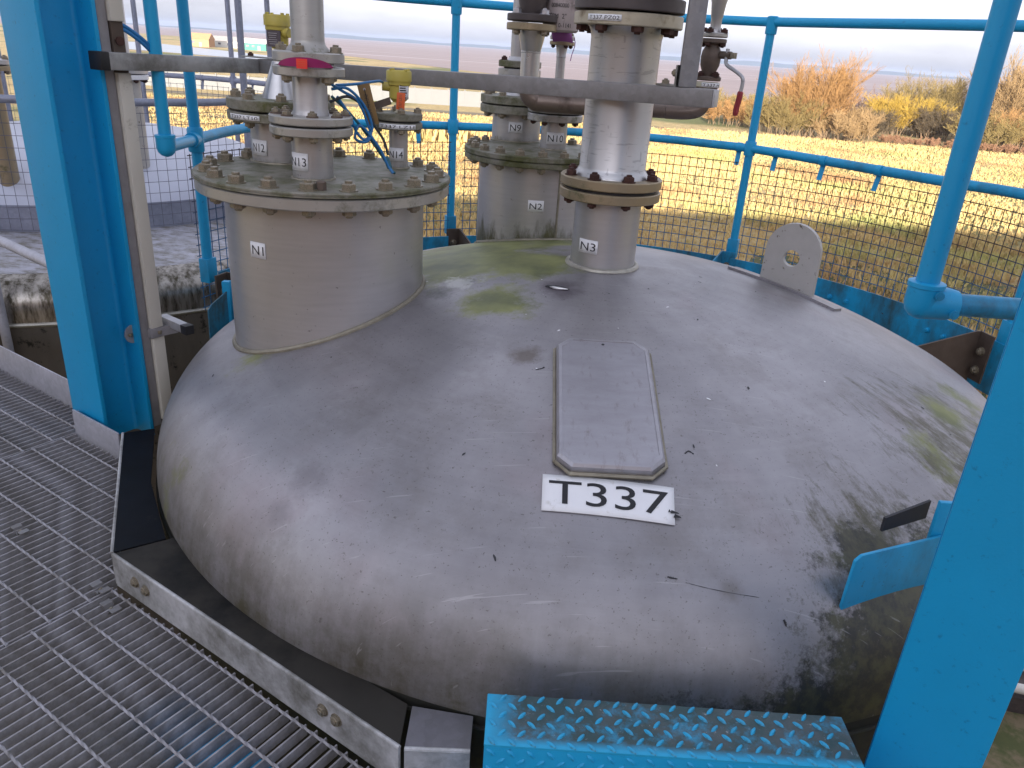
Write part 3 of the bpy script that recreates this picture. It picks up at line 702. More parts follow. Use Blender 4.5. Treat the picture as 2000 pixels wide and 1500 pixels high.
# name plate, number sign, lifting lug, gouge and scuffs on the dome
def oct_plate():
    c = Vector((.236, 1.746, 0)); c.z = zdome(c.x, c.y); nrm = ndome(c.x, c.y)
    v = (Vector((.004, 1, 0)) - nrm * nrm.y).normalized(); u = v.cross(nrm)
    hw, hl = .119, .232; ch = .032
    pts = [(-hw + ch, -hl), (hw - ch, -hl), (hw, -hl + ch), (hw, hl - ch), (hw - ch, hl), (-hw + ch, hl), (-hw, hl - ch), (-hw, -hl + ch)]
    m = MB(); n = 8
    def ring(k, h): return [c + u * a * (1 - k / hw) + v * b * (1 - k / hl) + nrm * h for a, b in pts]
    rings = [ring(-.006, -.014), ring(-.004, .016), ring(.001, .0225), ring(.009, .024), ring(.0098, .0222)]
    for R in rings: m.v += [tuple(p) for p in R]
    for j in range(4): m.f += [(j * n + i, j * n + (i + 1) % n, (j + 1) * n + (i + 1) % n, (j + 1) * n + i) for i in range(n)]
    m.f.append(tuple(range(4 * n, 5 * n)))
    o = part('name_plate', m, 'plate_steel', tank, ang=20)
    hole = c + v * (hl - .012 - .01) + nrm * .0226
    m = MB(); vs = [hole + (u * cos(k * pi / 6) + v * sin(k * pi / 6)) * .0042 for k in range(12)]; m.add(vs, [tuple(range(12))]); part('rivet_hole', m, 'seam_dark', o)
    m = MB(); m.tube([p + nrm * .000 for p in ring(-.008, -.002)], .006, 6, closed=True); part('weld_bead', m, 'weld_moss', o)
def plate_mat():
    t = NT('plate_steel'); v = t.map((2, 6, 2))
    c = t.mix(t.noise(3, 8, .7, v), (.27, .255, .275), (.48, .475, .52)); c = t.mix(t.math('MULTIPLY', t.ramp(t.noise(26, 8, .75, t.map((2, .7, 1))), .55, .72), .55), c, (.18, .155, .12))
    t.bump(t.noise(40, 5), .1, .0015); MATS['plate_steel'] = t.out(base=c, rough=.38, metal=.65)
plate_mat(); oct_plate()
TL, TRr, BR, BL = (.083, 1.523), (.377, 1.504), (.370, 1.413), (.082, 1.433)
def sign_fn(off):
    def fn(u, v):
        X = (BL[0] * (1 - u) + BR[0] * u) * (1 - v) + (TL[0] * (1 - u) + TRr[0] * u) * v
        Y = (BL[1] * (1 - u) + BR[1] * u) * (1 - v) + (TL[1] * (1 - u) + TRr[1] * u) * v
        return Vector((X, Y, zdome(X, Y))) + ndome(X, Y) * off
    return fn
sg = patch(tank, 'number_sign', sign_fn(.003), 'white_label', 14, 6, 'white stick-on number sign with peeling edges')
lettering(sg, 'T337', sign_fn(.0046), (.05, .20, .955, .84))
for (u0, v0, u1, v1) in ((.965, .28, 1.035, .33), (.99, .18, 1.05, .24), (.95, .30, .975, .35)):
    m = MB(); fn = sign_fn(.005); m.v = [tuple(fn(a, b)) for a, b in ((u0, v0), (u1, v0 + .02), (u1 - .01, v1), (u0 + .01, v1 + .04))]; m.f = [(0, 1, 2, 3)]; part('ink_scribble', m, 'black_ink', sg, smooth=False)
def lug():
    A, B = Vector((.905, 2.846, 0)), Vector((1.068, 2.722, 0)); d = (B - A).normalized(); mid = (A + B) / 2; w = (B - A).length / 2
    zb = min(zdome(A.x, A.y), zdome(B.x, B.y)) - .02; zc_ = .745; n = 24; th = .022; nn = Vector((-d.y, d.x, 0))
    outer = [(-w, zb)] + [(-w * .97, zc_)] + [(-w * .97 * cos(pi * i / n), zc_ + w * 1.0 * sin(pi * i / n)) for i in range(1, n)] + [(w * .97, zc_), (w, zb)]
    hole = [(.030 * cos(2 * pi * i / 20), .722 + .030 * sin(2 * pi * i / 20)) for i in range(20)]
    bm = bmesh.new(); 
    vo = [bm.verts.new(mid + d * a + Vector((0, 0, z)) - nn * th / 2) for a, z in outer]; vh = [bm.verts.new(mid + d * a + Vector((0, 0, z)) - nn * th / 2) for a, z in hole]
    eo = [bm.edges.new((vo[i], vo[(i + 1) % len(vo)])) for i in range(len(vo))]; eh = [bm.edges.new((vh[i], vh[(i + 1) % len(vh)])) for i in range(len(vh))]
    bmesh.ops.triangle_fill(bm, edges=eo + eh, use_beauty=True)
    r_ = bmesh.ops.extrude_face_region(bm, geom=list(bm.faces)); bmesh.ops.translate(bm, vec=nn * th, verts=[g for g in r_['geom'] if isinstance(g, bmesh.types.BMVert)])
    bmesh.ops.recalc_face_normals(bm, faces=bm.faces); me = bpy.data.meshes.new('lifting_lug'); bm.to_mesh(me); bm.free(); me.shade_smooth(); me.set_sharp_from_angle(angle=radians(35)); me.materials.append(MATS['lug_paint'])
    o = link('lifting_lug', me, tank)
    m = MB(); P0 = A - d * .115 ; ln = (B - A).length + .21; nu = 10
    for j in range(2):
        for sgn in (-1, 1):
            for i in range(nu + 1):
                p = P0 + d * ln * i / nu + nn * sgn * .045; m.v.append((p.x, p.y, zdome(p.x, p.y) + (.010 if j else -.004)))
    k = nu + 1
    for i in range(nu):
        m.f += [(2 * k + i, 2 * k + i + 1, 3 * k + i + 1, 3 * k + i), (i, i + 1, 2 * k + i + 1, 2 * k + i), (k + i, k + i + 1, 3 * k + i + 1, 3 * k + i)]
    m.f += [(0, k, 3 * k, 2 * k), (nu, k + nu, 3 * k + nu, 2 * k + nu)]
    part('doubler_plate', m, 'tank_dome', o, ang=30)
lug()
def on_dome(pts, off): return [Vector((a, b, zdome(a, b))) + ndome(a, b) * off for a, b in pts]
m = MB(); P = on_dome(((.085, 2.352), (.115, 2.336), (.158, 2.326)), .001); m.tube(bez(P, 4), [.002, .006, .007, .008, .009, .009, .008, .006, .002], 8); part('gouge', m, 'seam_dark', dome)
m = MB(); P = on_dome(((.095, 2.342), (.12, 2.328), (.155, 2.321)), .004); m.tube(bez(P, 4), [.001, .003, .004, .005, .005, .005, .004, .003, .001], 8); part('gouge_lip', m, 'steel_bright', dome)
for nm, pts, r_ in (('weld_crack', ((.382, 1.298), (.43, 1.293), (.48, 1.291), (.535, 1.292)), .0007), ('weld_crack', ((.345, 1.305), (.352, 1.304), (.365, 1.303)), .0022), ('scuff', ((.585, 1.268), (.588, 1.264), (.590, 1.260)), .003), ('scuff', ((.30, 1.49), (.31, 1.488), (.325, 1.482)), .002), ('scuff', ((.415, 1.605), (.425, 1.613), (.436, 1.606)), .0022), ('scuff', ((.06, 1.87), (.075, 1.875), (.082, 1.88)), .002)):
    P = bez(on_dome(pts, .0002), 8); random.seed(len(P) + int(pts[0][0] * 1000)); m = MB(); m.tube(P, [r_ * random.uniform(.25, 1.3) for _ in P], 5); part(nm, m, 'seam_dark', dome)
random.seed(21)
for k in range(46):                          # dropped flecks and paint chips lying on the steel
    a = random.uniform(-pi * .95, -pi * .02); rr = random.uniform(.25, 1.33); X, Y = CX + rr * cos(a), CY + rr * sin(a)
    if .08 < X < .4 and 1.38 < Y < 2.0: continue
    s = random.uniform(.001, .0032); q = random.uniform(0, pi); el = random.uniform(1, 3.2); n_ = ndome(X, Y); u = Vector((cos(q), sin(q), 0)); u = (u - n_ * u.dot(n_)).normalized(); w_ = n_.cross(u); c = Vector((X, Y, zdome(X, Y)))
    m = MB(); pts = [c + u * s * el * cos(j * pi / 4) * random.uniform(.7, 1.2) + w_ * s * sin(j * pi / 4) * random.uniform(.7, 1.2) + n_ * .0008 for j in range(8)]
    m.add(pts, [tuple(range(8))]); part('fleck', m, 'seam_dark' if random.random() < .72 else 'white_label', dome, smooth=False)
for X, Y, ln in ((.80, 1.185, .05), (.845, 1.19, .035), (.72, 1.20, .03), (1.0, 1.24, .03)):   # spilt blue paint runs
    P = on_dome([(X + .003 * sin(i), Y - ln * i / 5) for i in range(6)], .001); m = MB(); m.tube(P, [.002, .004, .0035, .0025, .003, .0012], 6); part('paint_run', m, 'blue_paint', dome)

# ------------------------------------------------------------------ pipework above the nozzles
def riser_n13():
    x, y, _ = NZ['N13']; t = thing('riser_pipe', 'grey flanged riser pipe with magenta blanking handle above nozzle N13', 'pipe', (x, y, 1.13))
    f = flange(t, x, y, .1155, 1.1295, 1.152, 'steel_flange'); bolt_ring(f, x, y, .0945, 1.152, 8, .0125, 'bolt_steel', True, .3)
    for i in range(8):
        a = .3 + 2 * pi * i / 8; part('rust_washer', MB().lathe(x + .0945 * cos(a), y + .0945 * sin(a), [(.0165, 1.1515), (.0165, 1.1565)], 16), 'rust_flange', f)
    part('spool', MB().lathe(x, y, [(.052, 1.15), (.050, 1.16), (.0478, 1.17), (.0473, 1.256)], 48), 'steel', t)
    f2 = flange(t, x, y, .097, 1.254, 1.279, 'steel_flange'); bolt_ring(f2, x, y, .077, 1.254, 4, .0165, 'bolt_steel', False, -2.2)
    sp = part('spade', MB().disc(x, y, .070, 1.2795, 1.2865, 40, .001), 'steel', t)
    f3 = flange(t, x, y, .0965, 1.289, 1.316, 'steel_flange'); bolt_ring(f3, x, y, .077, 1.316, 4, .0155, 'bolt_steel', True, -2.2 + .55)
    part('riser', MB().lathe(x, y, [(.062, 1.314), (.058, 1.322), (.047, 1.334), (.0444, 1.345), (.0444, 2.6)], 48), 'pipe_pitted', t)
    # magenta handle strap bowed out of the joint
    m = MB(); n = 18
    for j in range(2):
        for i in range(n + 1):
            u = i / n; a = radians(-128 + 92 * u); rr = .100 + .012 * sin(pi * u); zt = 1.2815 + .022 * sin(pi * u) ** .7; zb = 1.2795 + .010 * sin(pi * u) * 0
            for z in (zb, zt): m.v.append((x + (rr - .006 * j) * cos(a), y + (rr - .006 * j) * sin(a), z))
    k = 2 * (n + 1)
    for i in range(n):
        a = 2 * i; m.f += [(a, a + 2, a + 3, a + 1), (k + a, k + a + 2, k + a + 3, k + a + 1), (a + 1, a + 3, k + a + 3, k + a + 1), (a, a + 2, k + a + 2, k + a)]
    part('blanking_handle', m, 'strap_pink', t)
    tg = thing('warning_tag', 'small bright red tag tied to the magenta handle', 'tag', (-.605, 2.165, 1.287))
    m = MB(); m.box((0, 0, 0), (.028, .0015, .024), M=Matrix.Translation((-.603, 2.166, 1.288)) @ Matrix.Rotation(.22, 4, 'Z')); part('card', m, 'tag_red', tg, smooth=False)
    for k in range(3):
        m = MB(); m.box((0, 0, 0), (.019, .0006, .0012), M=Matrix.Translation((-.6030, 2.1649, 1.293 - .005 * k)) @ Matrix.Rotation(.22, 4, 'Z')); part('print_line', m, 'tag_orange', tg, smooth=False)
riser_n13()

def transmitter(x, y, z, key, label, scale=1., yaw=0.):
    t = thing('level_transmitter', label, 'transmitter', (x, y, z), 'yellow level transmitters'); s = scale
    part('stem', MB().lathe(x, y, [(.014 * s, z), (.014 * s, z + .012 * s), (.010 * s, z + .014 * s), (.010 * s, z + .045 * s)], 20), 'cream_paint', t)
    z1 = z + .040 * s
    part('housing', MB().lathe(x, y, [(.018 * s, z1), (.030 * s, z1 + .012 * s), (.031 * s, z1 + .048 * s), (.036 * s, z1 + .052 * s), (.036 * s, z1 + .064 * s)], 40), 'yellow_paint', t)
    cap = part('cap', MB().lathe(x, y, [(.0395 * s, z1 + .063 * s), (.0395 * s, z1 + .090 * s), (.037 * s, z1 + .094 * s), (.030 * s, z1 + .094 * s), (.029 * s, z1 + .091 * s), (.004 * s, z1 + .091 * s)], 40), 'yellow_paint', t)
    for a in (-2.2, -.8, .7, 2.3):
        m = MB(); m.box((x + .034 * s * cos(a), y + .034 * s * sin(a), z1 + .095 * s), (.008 * s, .008 * s, .008 * s), a); part('cap_lug', m, 'yellow_paint', cap, bevel=.0008)
    m = MB(); m.tube([(x - .02 * s * cos(yaw), y - .02 * s * sin(yaw), z1 + .045 * s), (x - .052 * s * cos(yaw), y - .052 * s * sin(yaw), z1 + .045 * s)], [.015 * s, .013 * s], 20); part('cable_gland', m, 'yellow_paint', t)
    return t, z1
x, y, _ = NZ['N12']
h = thing('reducer_head', 'mossy flange and steel cone carrying the transmitter above nozzle N12', 'flange', (x, y, 1.135))
f = flange(h, x, y, .166, 1.136, 1.168, 'steel_mossy'); bolt_ring(f, x, y, .136, 1.168, 8, .0175, 'bolt_steel', True, .3)
part('cone', MB().lathe(x, y, [(.060, 1.165), (.056, 1.175), (.034, 1.240), (.026, 1.262)], 40), 'steel_bright', h)
part('neck', MB().lathe(x, y, [(.026, 1.26), (.022, 1.276)], 24), 'steel', h)
t, z1 = transmitter(x - .002, y + .01, 1.272, 'LT10', 'yellow level transmitter with dark plate behind the tall grey riser', 1.02, 2.6)
m = MB(); m.box((0, 0, 0), (.040, .003, .046), M=Matrix.Translation((x - .004, y - .0255, z1 + .028)) @ Matrix.Rotation(.16, 4, 'Z')); pl = part('data_plate', m, 'info_plate', t, smooth=False)
for k in range(6):
    m = MB(); m.box((0, 0, 0), (.026 - .003 * (k % 3), .0006, .0013), M=Matrix.Translation((x - .007, y - .0276, z1 + .043 - .006 * k)) @ Matrix.Rotation(.16, 4, 'Z')); part('print_line', m, 'galvanised', pl, smooth=False)
x, y, _ = NZ['N14']
h = thing('mounting_flange', 'small mossy top flange under the yellow transmitter on nozzle N14', 'flange', (x, y, 1.125))
f = flange(h, x, y, .0765, 1.1265, 1.149, 'steel_mossy'); bolt_ring(f, x, y, .0615, 1.149, 4, .0125, 'bolt_steel', True, .3)
t, z1 = transmitter(x + .001, y, 1.139, 'LZ11', 'yellow level transmitter with an orange tag in front of the long rail', 1.0, .1)
fnp = cyl_fn(x, y, .0305, -78, -18, 1.190, 1.237, .004); pl = patch(t, 'data_plate', fnp, 'white_label', 8, 3)
random.seed(4)
for k in range(6):
    f2 = cyl_fn(x, y, .0305, -75, -75 + random.uniform(30, 54), 1.193 + k * .0072, 1.1965 + k * .0072, .0052); patch(pl, 'print_line', f2, 'black_ink', 6, 1)
tg = thing('instrument_tag', 'orange engraved tag hanging below the right transmitter', 'tag', (-.408, 2.545, 1.16))
Mtag = Matrix.Translation((-.404, 2.546, 1.186)) @ Matrix.Rotation(.1, 4, 'Z') @ Matrix.Rotation(.06, 4, 'Y')
m = MB(); m.box((0, 0, 0), (.026, .002, .050), M=Mtag); part('card', m, 'tag_orange', tg, bevel=.0006)
lettering(tg, 'T337 LZ11', lambda u, v: Mtag @ Vector((-.009 + .012 * (1 - v), -.0016, -.022 + .040 * u)), (0, 0, 1, .7), 'rust_flange')
m = MB(); m.box((0, 0, 0), (.052, .002, .022), M=Matrix.Translation((-.462, 2.555, 1.176)) @ Matrix.Rotation(-.35, 4, 'Y') @ Matrix.Rotation(.2, 4, 'Z')); lone('paper_tag', m, 'bracket_brown', 'faded brown paper tag lying on the small mossy flange', 'tag', smooth=False)
def hanging_tag():
    tg = thing('cable_tag', 'long tan engraved tag hanging askew from a cable', 'tag', (-.49, 2.45, 1.12))
    M = Matrix.Translation((-.487, 2.452, 1.176)) @ Matrix.Rotation(.15, 4, 'Z') @ Matrix.Rotation(-.24, 4, 'Y')
    m = MB(); m.box((0, 0, 0), (.037, .003, .118), M=M); part('board', m, 'tag_brown', tg, bevel=.001)
    lettering(tg, 'INSTRUMENT', lambda u, v: M @ Vector((-.007 + .013 * v, -.0022, .030 - .080 * u)), (0, 0, 1, 1), 'bracket_brown')
    m = MB(); m.tube([M @ Vector((0, -.003, .045)), M @ Vector((0, -.003, -.01))], .0012, 6); part('tie', m, 'black_cap', tg)
    m = MB(); vs = [M @ Vector((.004 * cos(k * pi / 5), -.0022, .045 + .004 * sin(k * pi / 5))) for k in range(10)]; m.add(vs, [tuple(range(10))]); part('eyelet', m, 'galvanised', tg)
hanging_tag()
CABLES = [
 ([(-.575, 2.345, 1.235), (-.545, 2.37, 1.215), (-.505, 2.40, 1.185), (-.478, 2.42, 1.11), (-.475, 2.41, 1.085), (-.49, 2.40, 1.073), (-.515, 2.39, 1.085), (-.50, 2.40, 1.12), (-.452, 2.42, 1.062), (-.425, 2.425, 1.01), (-.407, 2.418, .985)], 'cable_blue', 'blue cable looping from the riser down to the mossy cover, outermost loop'),
 ([(-.572, 2.35, 1.22), (-.53, 2.375, 1.222), (-.49, 2.41, 1.175), (-.47, 2.42, 1.115), (-.488, 2.41, 1.08), (-.512, 2.40, 1.10), (-.53, 2.385, 1.15), (-.56, 2.365, 1.20)], 'cable_blue', 'blue cable coiled tightly beside the riser spool'),
 ([(-.575, 2.36, 1.20), (-.535, 2.385, 1.16), (-.50, 2.41, 1.115), (-.455, 2.43, 1.05), (-.415, 2.43, .995), (-.402, 2.422, .985)], 'cable_teal', 'dark teal cable running straight down to the small nozzle foot'),
 ([(-.578, 2.35, 1.185), (-.53, 2.38, 1.20), (-.485, 2.42, 1.165), (-.465, 2.43, 1.12), (-.44, 2.44, 1.08), (-.425, 2.44, 1.035)], 'cable_dark', 'dark grey cable behind the blue coils'),
 ([(-.567, 2.385, 1.229), (-.52, 2.44, 1.233), (-.475, 2.54, 1.240), (-.468, 2.587, 1.236)], 'cable_blue', 'short cable joining the coils to the right transmitter')]
for pts, mt, lb in CABLES:
    m = MB(); m.tube(bez(pts, 8), .0042, 8); lone('signal_cable', m, mt, lb, 'cable', 'signal cables by the riser')
m = MB(); m.tube([(-.432, 2.436, 1.03), (-.418, 2.428, .998)], [.009, .008], 12); lone('cable_sleeve', m, 'cable_teal', 'dark rubber sleeve over the cables beside nozzle N14', 'sleeve')

def stack_n3():
    x, y, _ = NZ['N3']; t = thing('vent_stack', 'wide scratched steel pipe with rusty flange bolts standing on nozzle N3', 'pipe', (x, y, .965))
    f = flange(t, x, y, .167, .9635, .994, 'steel_tan'); bolt_ring(f, x, y, .141, .994, 8, .017, 'rust_bolt', True, .30)
    part('pipe', MB().lathe(x, y, [(.124, .992), (.122, 1.000), (.113, 1.012), (.1085, 1.022), (.1085, 1.405), (.112, 1.424), (.120, 1.440)], 72), 'steel_scratched', t)
    f2 = flange(t, x, y, .166, 1.438, 1.474, 'cream_flange'); bolt_ring(f2, x, y, .141, 1.438, 8, .0185, 'rust_bolt', False, .1)
    f3 = flange(t, x, y, .167, 1.480, 1.518, 'dark_casting'); bolt_ring(f3, x, y, .141, 1.518, 8, .018, 'rust_bolt', True, .1)
    part('arrestor_body', MB().lathe(x, y, [(.10, 1.515), (.12, 1.56), (.15, 1.62), (.15, 1.9), (.11, 1.98)], 48), 'dark_casting', t)
    cyl_label(t, 'tag_strip', x, y, .166, -141, -103, 1.448, 1.465, 'T337 PZ02', (.06, .2, .95, .8))
def scratched():
    t = NT('steel_scratched')
    f = t.noise(2.5, 7, .65); c = t.mix(f, (.36, .35, .35), (.62, .61, .61))
    sc = t.ramp(t.noise(1., 2, .5, t.map((18, 18, 130))), .62, .66); sc2 = t.ramp(t.noise(1., 2, .5, t.map((60, 60, 16), (2, 4, 1))), .67, .70)
    c = t.mix(t.math('MULTIPLY', sc, .35), c, (.16, .155, .16)); c = t.mix(t.math('MULTIPLY', sc2, .35), c, (.14, .13, .14))
    t.bump(t.noise(120, 3), .05, .0008); MATS['steel_scratched'] = t.out(base=c, rough=t.math('ADD', t.math('MULTIPLY', t.noise(9, 6), .2), .26), metal=.8)
scratched(); simple('cream_flange', (.46, .41, .31), .42, .35, .2, 16, dirt=(.17, .12, .07), dscale=14, dlo=.5, dhi=.7); stack_n3()

def riser_n9():
    x, y, _ = NZ['N9']; t = thing('riser_pipe', 'mossy flanged riser behind the relief valve on nozzle N9', 'pipe', (x, y, 1.166))
    part('lower_pipe', MB().lathe(x, y, [(.060, 1.165), (.045, 1.19), (.045, 1.25)], 36), 'steel', t)
    f = flange(t, x, y, .094, 1.247, 1.276, 'steel_light_moss'); bolt_ring(f, x, y, .078, 1.247, 4, .014, 'rust_bolt', False, .5)
    part('gasket', MB().disc(x, y, .07, 1.274, 1.284, 30, .001), 'seam_dark', t)
    f = flange(t, x, y, .094, 1.282, 1.309, 'steel_mossy'); bolt_ring(f, x, y, .078, 1.309, 4, .014, 'rust_bolt', True, .5)
    part('upper_pipe', MB().lathe(x - .01, y, [(.05, 1.307), (.034, 1.325), (.0335, 2.2)], 36), 'steel', t)
riser_n9()
def relief_valve():
    x, y = -.015, 3.20; t = thing('relief_valve', 'cast relief valve with lettered pale body above the twin small pipes', 'valve', (x, y, 1.42))
    f = flange(t, x, y, .0945, 1.422, 1.447, 'steel_tan'); bolt_ring(f, x, y, .072, 1.422, 4, .0145, 'bolt_steel', False, -.9)
    f = flange(t, x, y, .094, 1.453, 1.478, 'dark_casting'); bolt_ring(f, x, y, .072, 1.478, 4, .0155, 'bolt_bright', True, -.9)
    part('body', MB().lathe(x, y, [(.045, 1.475), (.050, 1.50), (.06, 1.56), (.06, 1.80), (.03, 1.85)], 36), 'dark_casting', t)
    x2, y2 = .096, 3.26
    b = part('side_body', MB().lathe(x2, y2, [(.060, 1.425), (.068, 1.432), (.071, 1.46), (.072, 1.62), (.05, 1.66)], 48), 'valve_casting', t)
    lettering(b, 'CF8M  2"', cyl_fn(x2, y2, .072, -140, -78, 1.470, 1.487, .0012), (0, 0, 1, 1))
    lettering(b, '00840000', cyl_fn(x2, y2, .072, -125, -72, 1.508, 1.522, .0012), (0, 0, 1, 1))
    lettering(b, '0-1141', cyl_fn(x2, y2, .071, -100, -62, 1.440, 1.455, .0018), (0, 0, 1, 1))
steel('bolt_bright', (.55, .56, .60), .3, .9, 0, .1, False); relief_valve()
def bypass():
    t = thing('bypass_pipe', 'brown stained pipe dipping behind the wide stack between two valves', 'pipe', (.3, 3.15, 1.17))
    x, y = -.012, 3.20
    part('spool', MB().lathe(x, y, [(.0365, 1.20), (.0365, 1.252), (.0385, 1.254), (.0385, 1.257), (.0365, 1.259), (.0365, 1.345), (.0385, 1.347), (.0385, 1.350), (.037, 1.352), (.046, 1.39), (.052, 1.424)], 36), 'steel_bright', t)
    p = [(x, y, 1.215), (x + .005, y, 1.195), (x + .025, y - .001, 1.178), (x + .06, y - .003, 1.172), (.3, 3.14, 1.174)]
    m = MB(); m.tube(bez(p, 8), .036, 24); part('left_bend', m, 'brown_pipe', t)
    m = MB(); m.tube([(.3, 3.14, 1.174), (.40, 3.09, 1.176), (.505, 3.06, 1.178)], .026, 20); part('run', m, 'brown_pipe', t)
    m = MB(); m.tube([(.40, 3.095, 1.176), (.425, 3.085, 1.176)], .031, 20); part('coupling', m, 'brown_pipe', t)
    p = [(.505, 3.06, 1.178), (.57, 3.045, 1.180), (.615, 3.036, 1.190), (.632, 3.033, 1.215), (.635, 3.033, 1.275)]
    m = MB(); m.tube(bez(p, 8), .027, 20); part('right_bend', m, 'brown_pipe', t)
    x, y = .111, 3.410; u = thing('inlet_pipe', 'thin steel pipe with purple tagged flange rising from nozzle N10', 'pipe', (x, y, 1.155))
    part('pipe', MB().lathe(x, y, [(.020, 1.15), (.0185, 1.17), (.0185, 1.335), (.0200, 1.337), (.0200, 1.340), (.0190, 1.343), (.0235, 1.375), (.025, 1.383)], 28), 'steel', u)
    f = flange(u, x, y, .050, 1.380, 1.396, 'steel_tan'); bolt_ring(f, x, y, .039, 1.380, 4, .0095, 'rust_bolt', False, .4)
    f = flange(u, x, y, .050, 1.400, 1.416, 'steel_flange'); bolt_ring(f, x, y, .039, 1.416, 4, .0095, 'bolt_steel', True, .4)
    m = MB(); n = 10
    for i in range(n + 1):
        u_ = i / n
        for v in (0, 1): m.v.append((.056 + .078 * u_ + .016 * v, 3.325 - .012 * sin(pi * u_) - .006 * v, 1.452 + .004 * sin(pi * u_) - .062 * v))
    m.f = [(2 * i, 2 * i + 2, 2 * i + 3, 2 * i + 1) for i in range(n)]
    o = lone('valve_tag', m, 'tag_purple', 'purple plastic tag draped over the small flange', 'tag'); sm = o.modifiers.new('thick', 'SOLIDIFY'); sm.thickness = .002
    m = MB(); m.tube(bez([(.155, 3.345, 1.41), (.160, 3.345, 1.385), (.150, 3.345, 1.345), (.147, 3.345, 1.325)], 6), .0018, 6); lone('tag_string', m, 'tag_purple', 'loose string trailing from the purple tag', 'string')
bypass()
def ball_valve():
    x, y = .636, 3.033; t = thing('ball_valve', 'rusty flanged ball valve with red lever right of the galvanised post', 'valve', (x, y, 1.27))
    f = flange(t, x, y, .046, 1.270, 1.289, 'cream_paint'); bolt_ring(f, x, y, .037, 1.270, 4, .0125, 'rust_bolt', False, .5)
    cyl_label(t, 'tag_strip', x, y, .046, -125, -35, 1.272, 1.287, 'T337 H', (.06, .2, .95, .8))
    f = flange(t, x, y, .047, 1.293, 1.308, 'rust_flange'); bolt_ring(f, x, y, .037, 1.308, 4, .0125, 'rust_bolt', True, .5)
    part('body', MB().lathe(x, y, [(.024, 1.306), (.026, 1.325), (.034, 1.345), (.036, 1.372), (.033, 1.392), (.026, 1.405), (.026, 1.42)], 32), 'rust_flange', t)
    f = flange(t, x, y, .047, 1.418, 1.433, 'rust_flange'); bolt_ring(f, x, y, .037, 1.418, 4, .0125, 'rust_bolt', False, .9)
    f = flange(t, x, y, .048, 1.437, 1.452, 'steel_flange'); bolt_ring(f, x, y, .037, 1.452, 4, .0125, 'rust_bolt', True, .9)
    part('reducer', MB().lathe(x, y, [(.022, 1.45), (.019, 1.462), (.019, 1.498), (.021, 1.502), (.026, 1.545), (.045, 1.62), (.045, 2.2)], 28), 'steel', t)
    m = MB(); m.tube([(.665, 3.01, 1.381), (.693, 2.975, 1.381)], .013, 16); part('stem', m, 'rust_flange', t)
    part('stem_nut', MB().box((0, 0, 0), (.018, .018, .020), M=Matrix.Translation((.700, 2.968, 1.381)) @ Matrix.Rotation(-.9, 4, 'Z')), 'bolt_steel', t, bevel=.002)
    m = MB(); m.tube(bez([(.682, 2.985, 1.402), (.680, 2.982, 1.372), (.683, 2.972, 1.350), (.705, 2.94, 1.334), (.728, 2.912, 1.315), (.733, 2.908, 1.295), (.731, 2.909, 1.262)], 6), .0065, 10); lv = part('lever', m, 'galvanised', t)
    m = MB(); m.tube(bez([(.731, 2.909, 1.268), (.730, 2.909, 1.245), (.727, 2.911, 1.215), (.726, 2.911, 1.186)], 5), [.008] + [.0105] * 13 + [.0095, .006], 12); part('grip', m, 'red_grip', lv)
ball_valve()

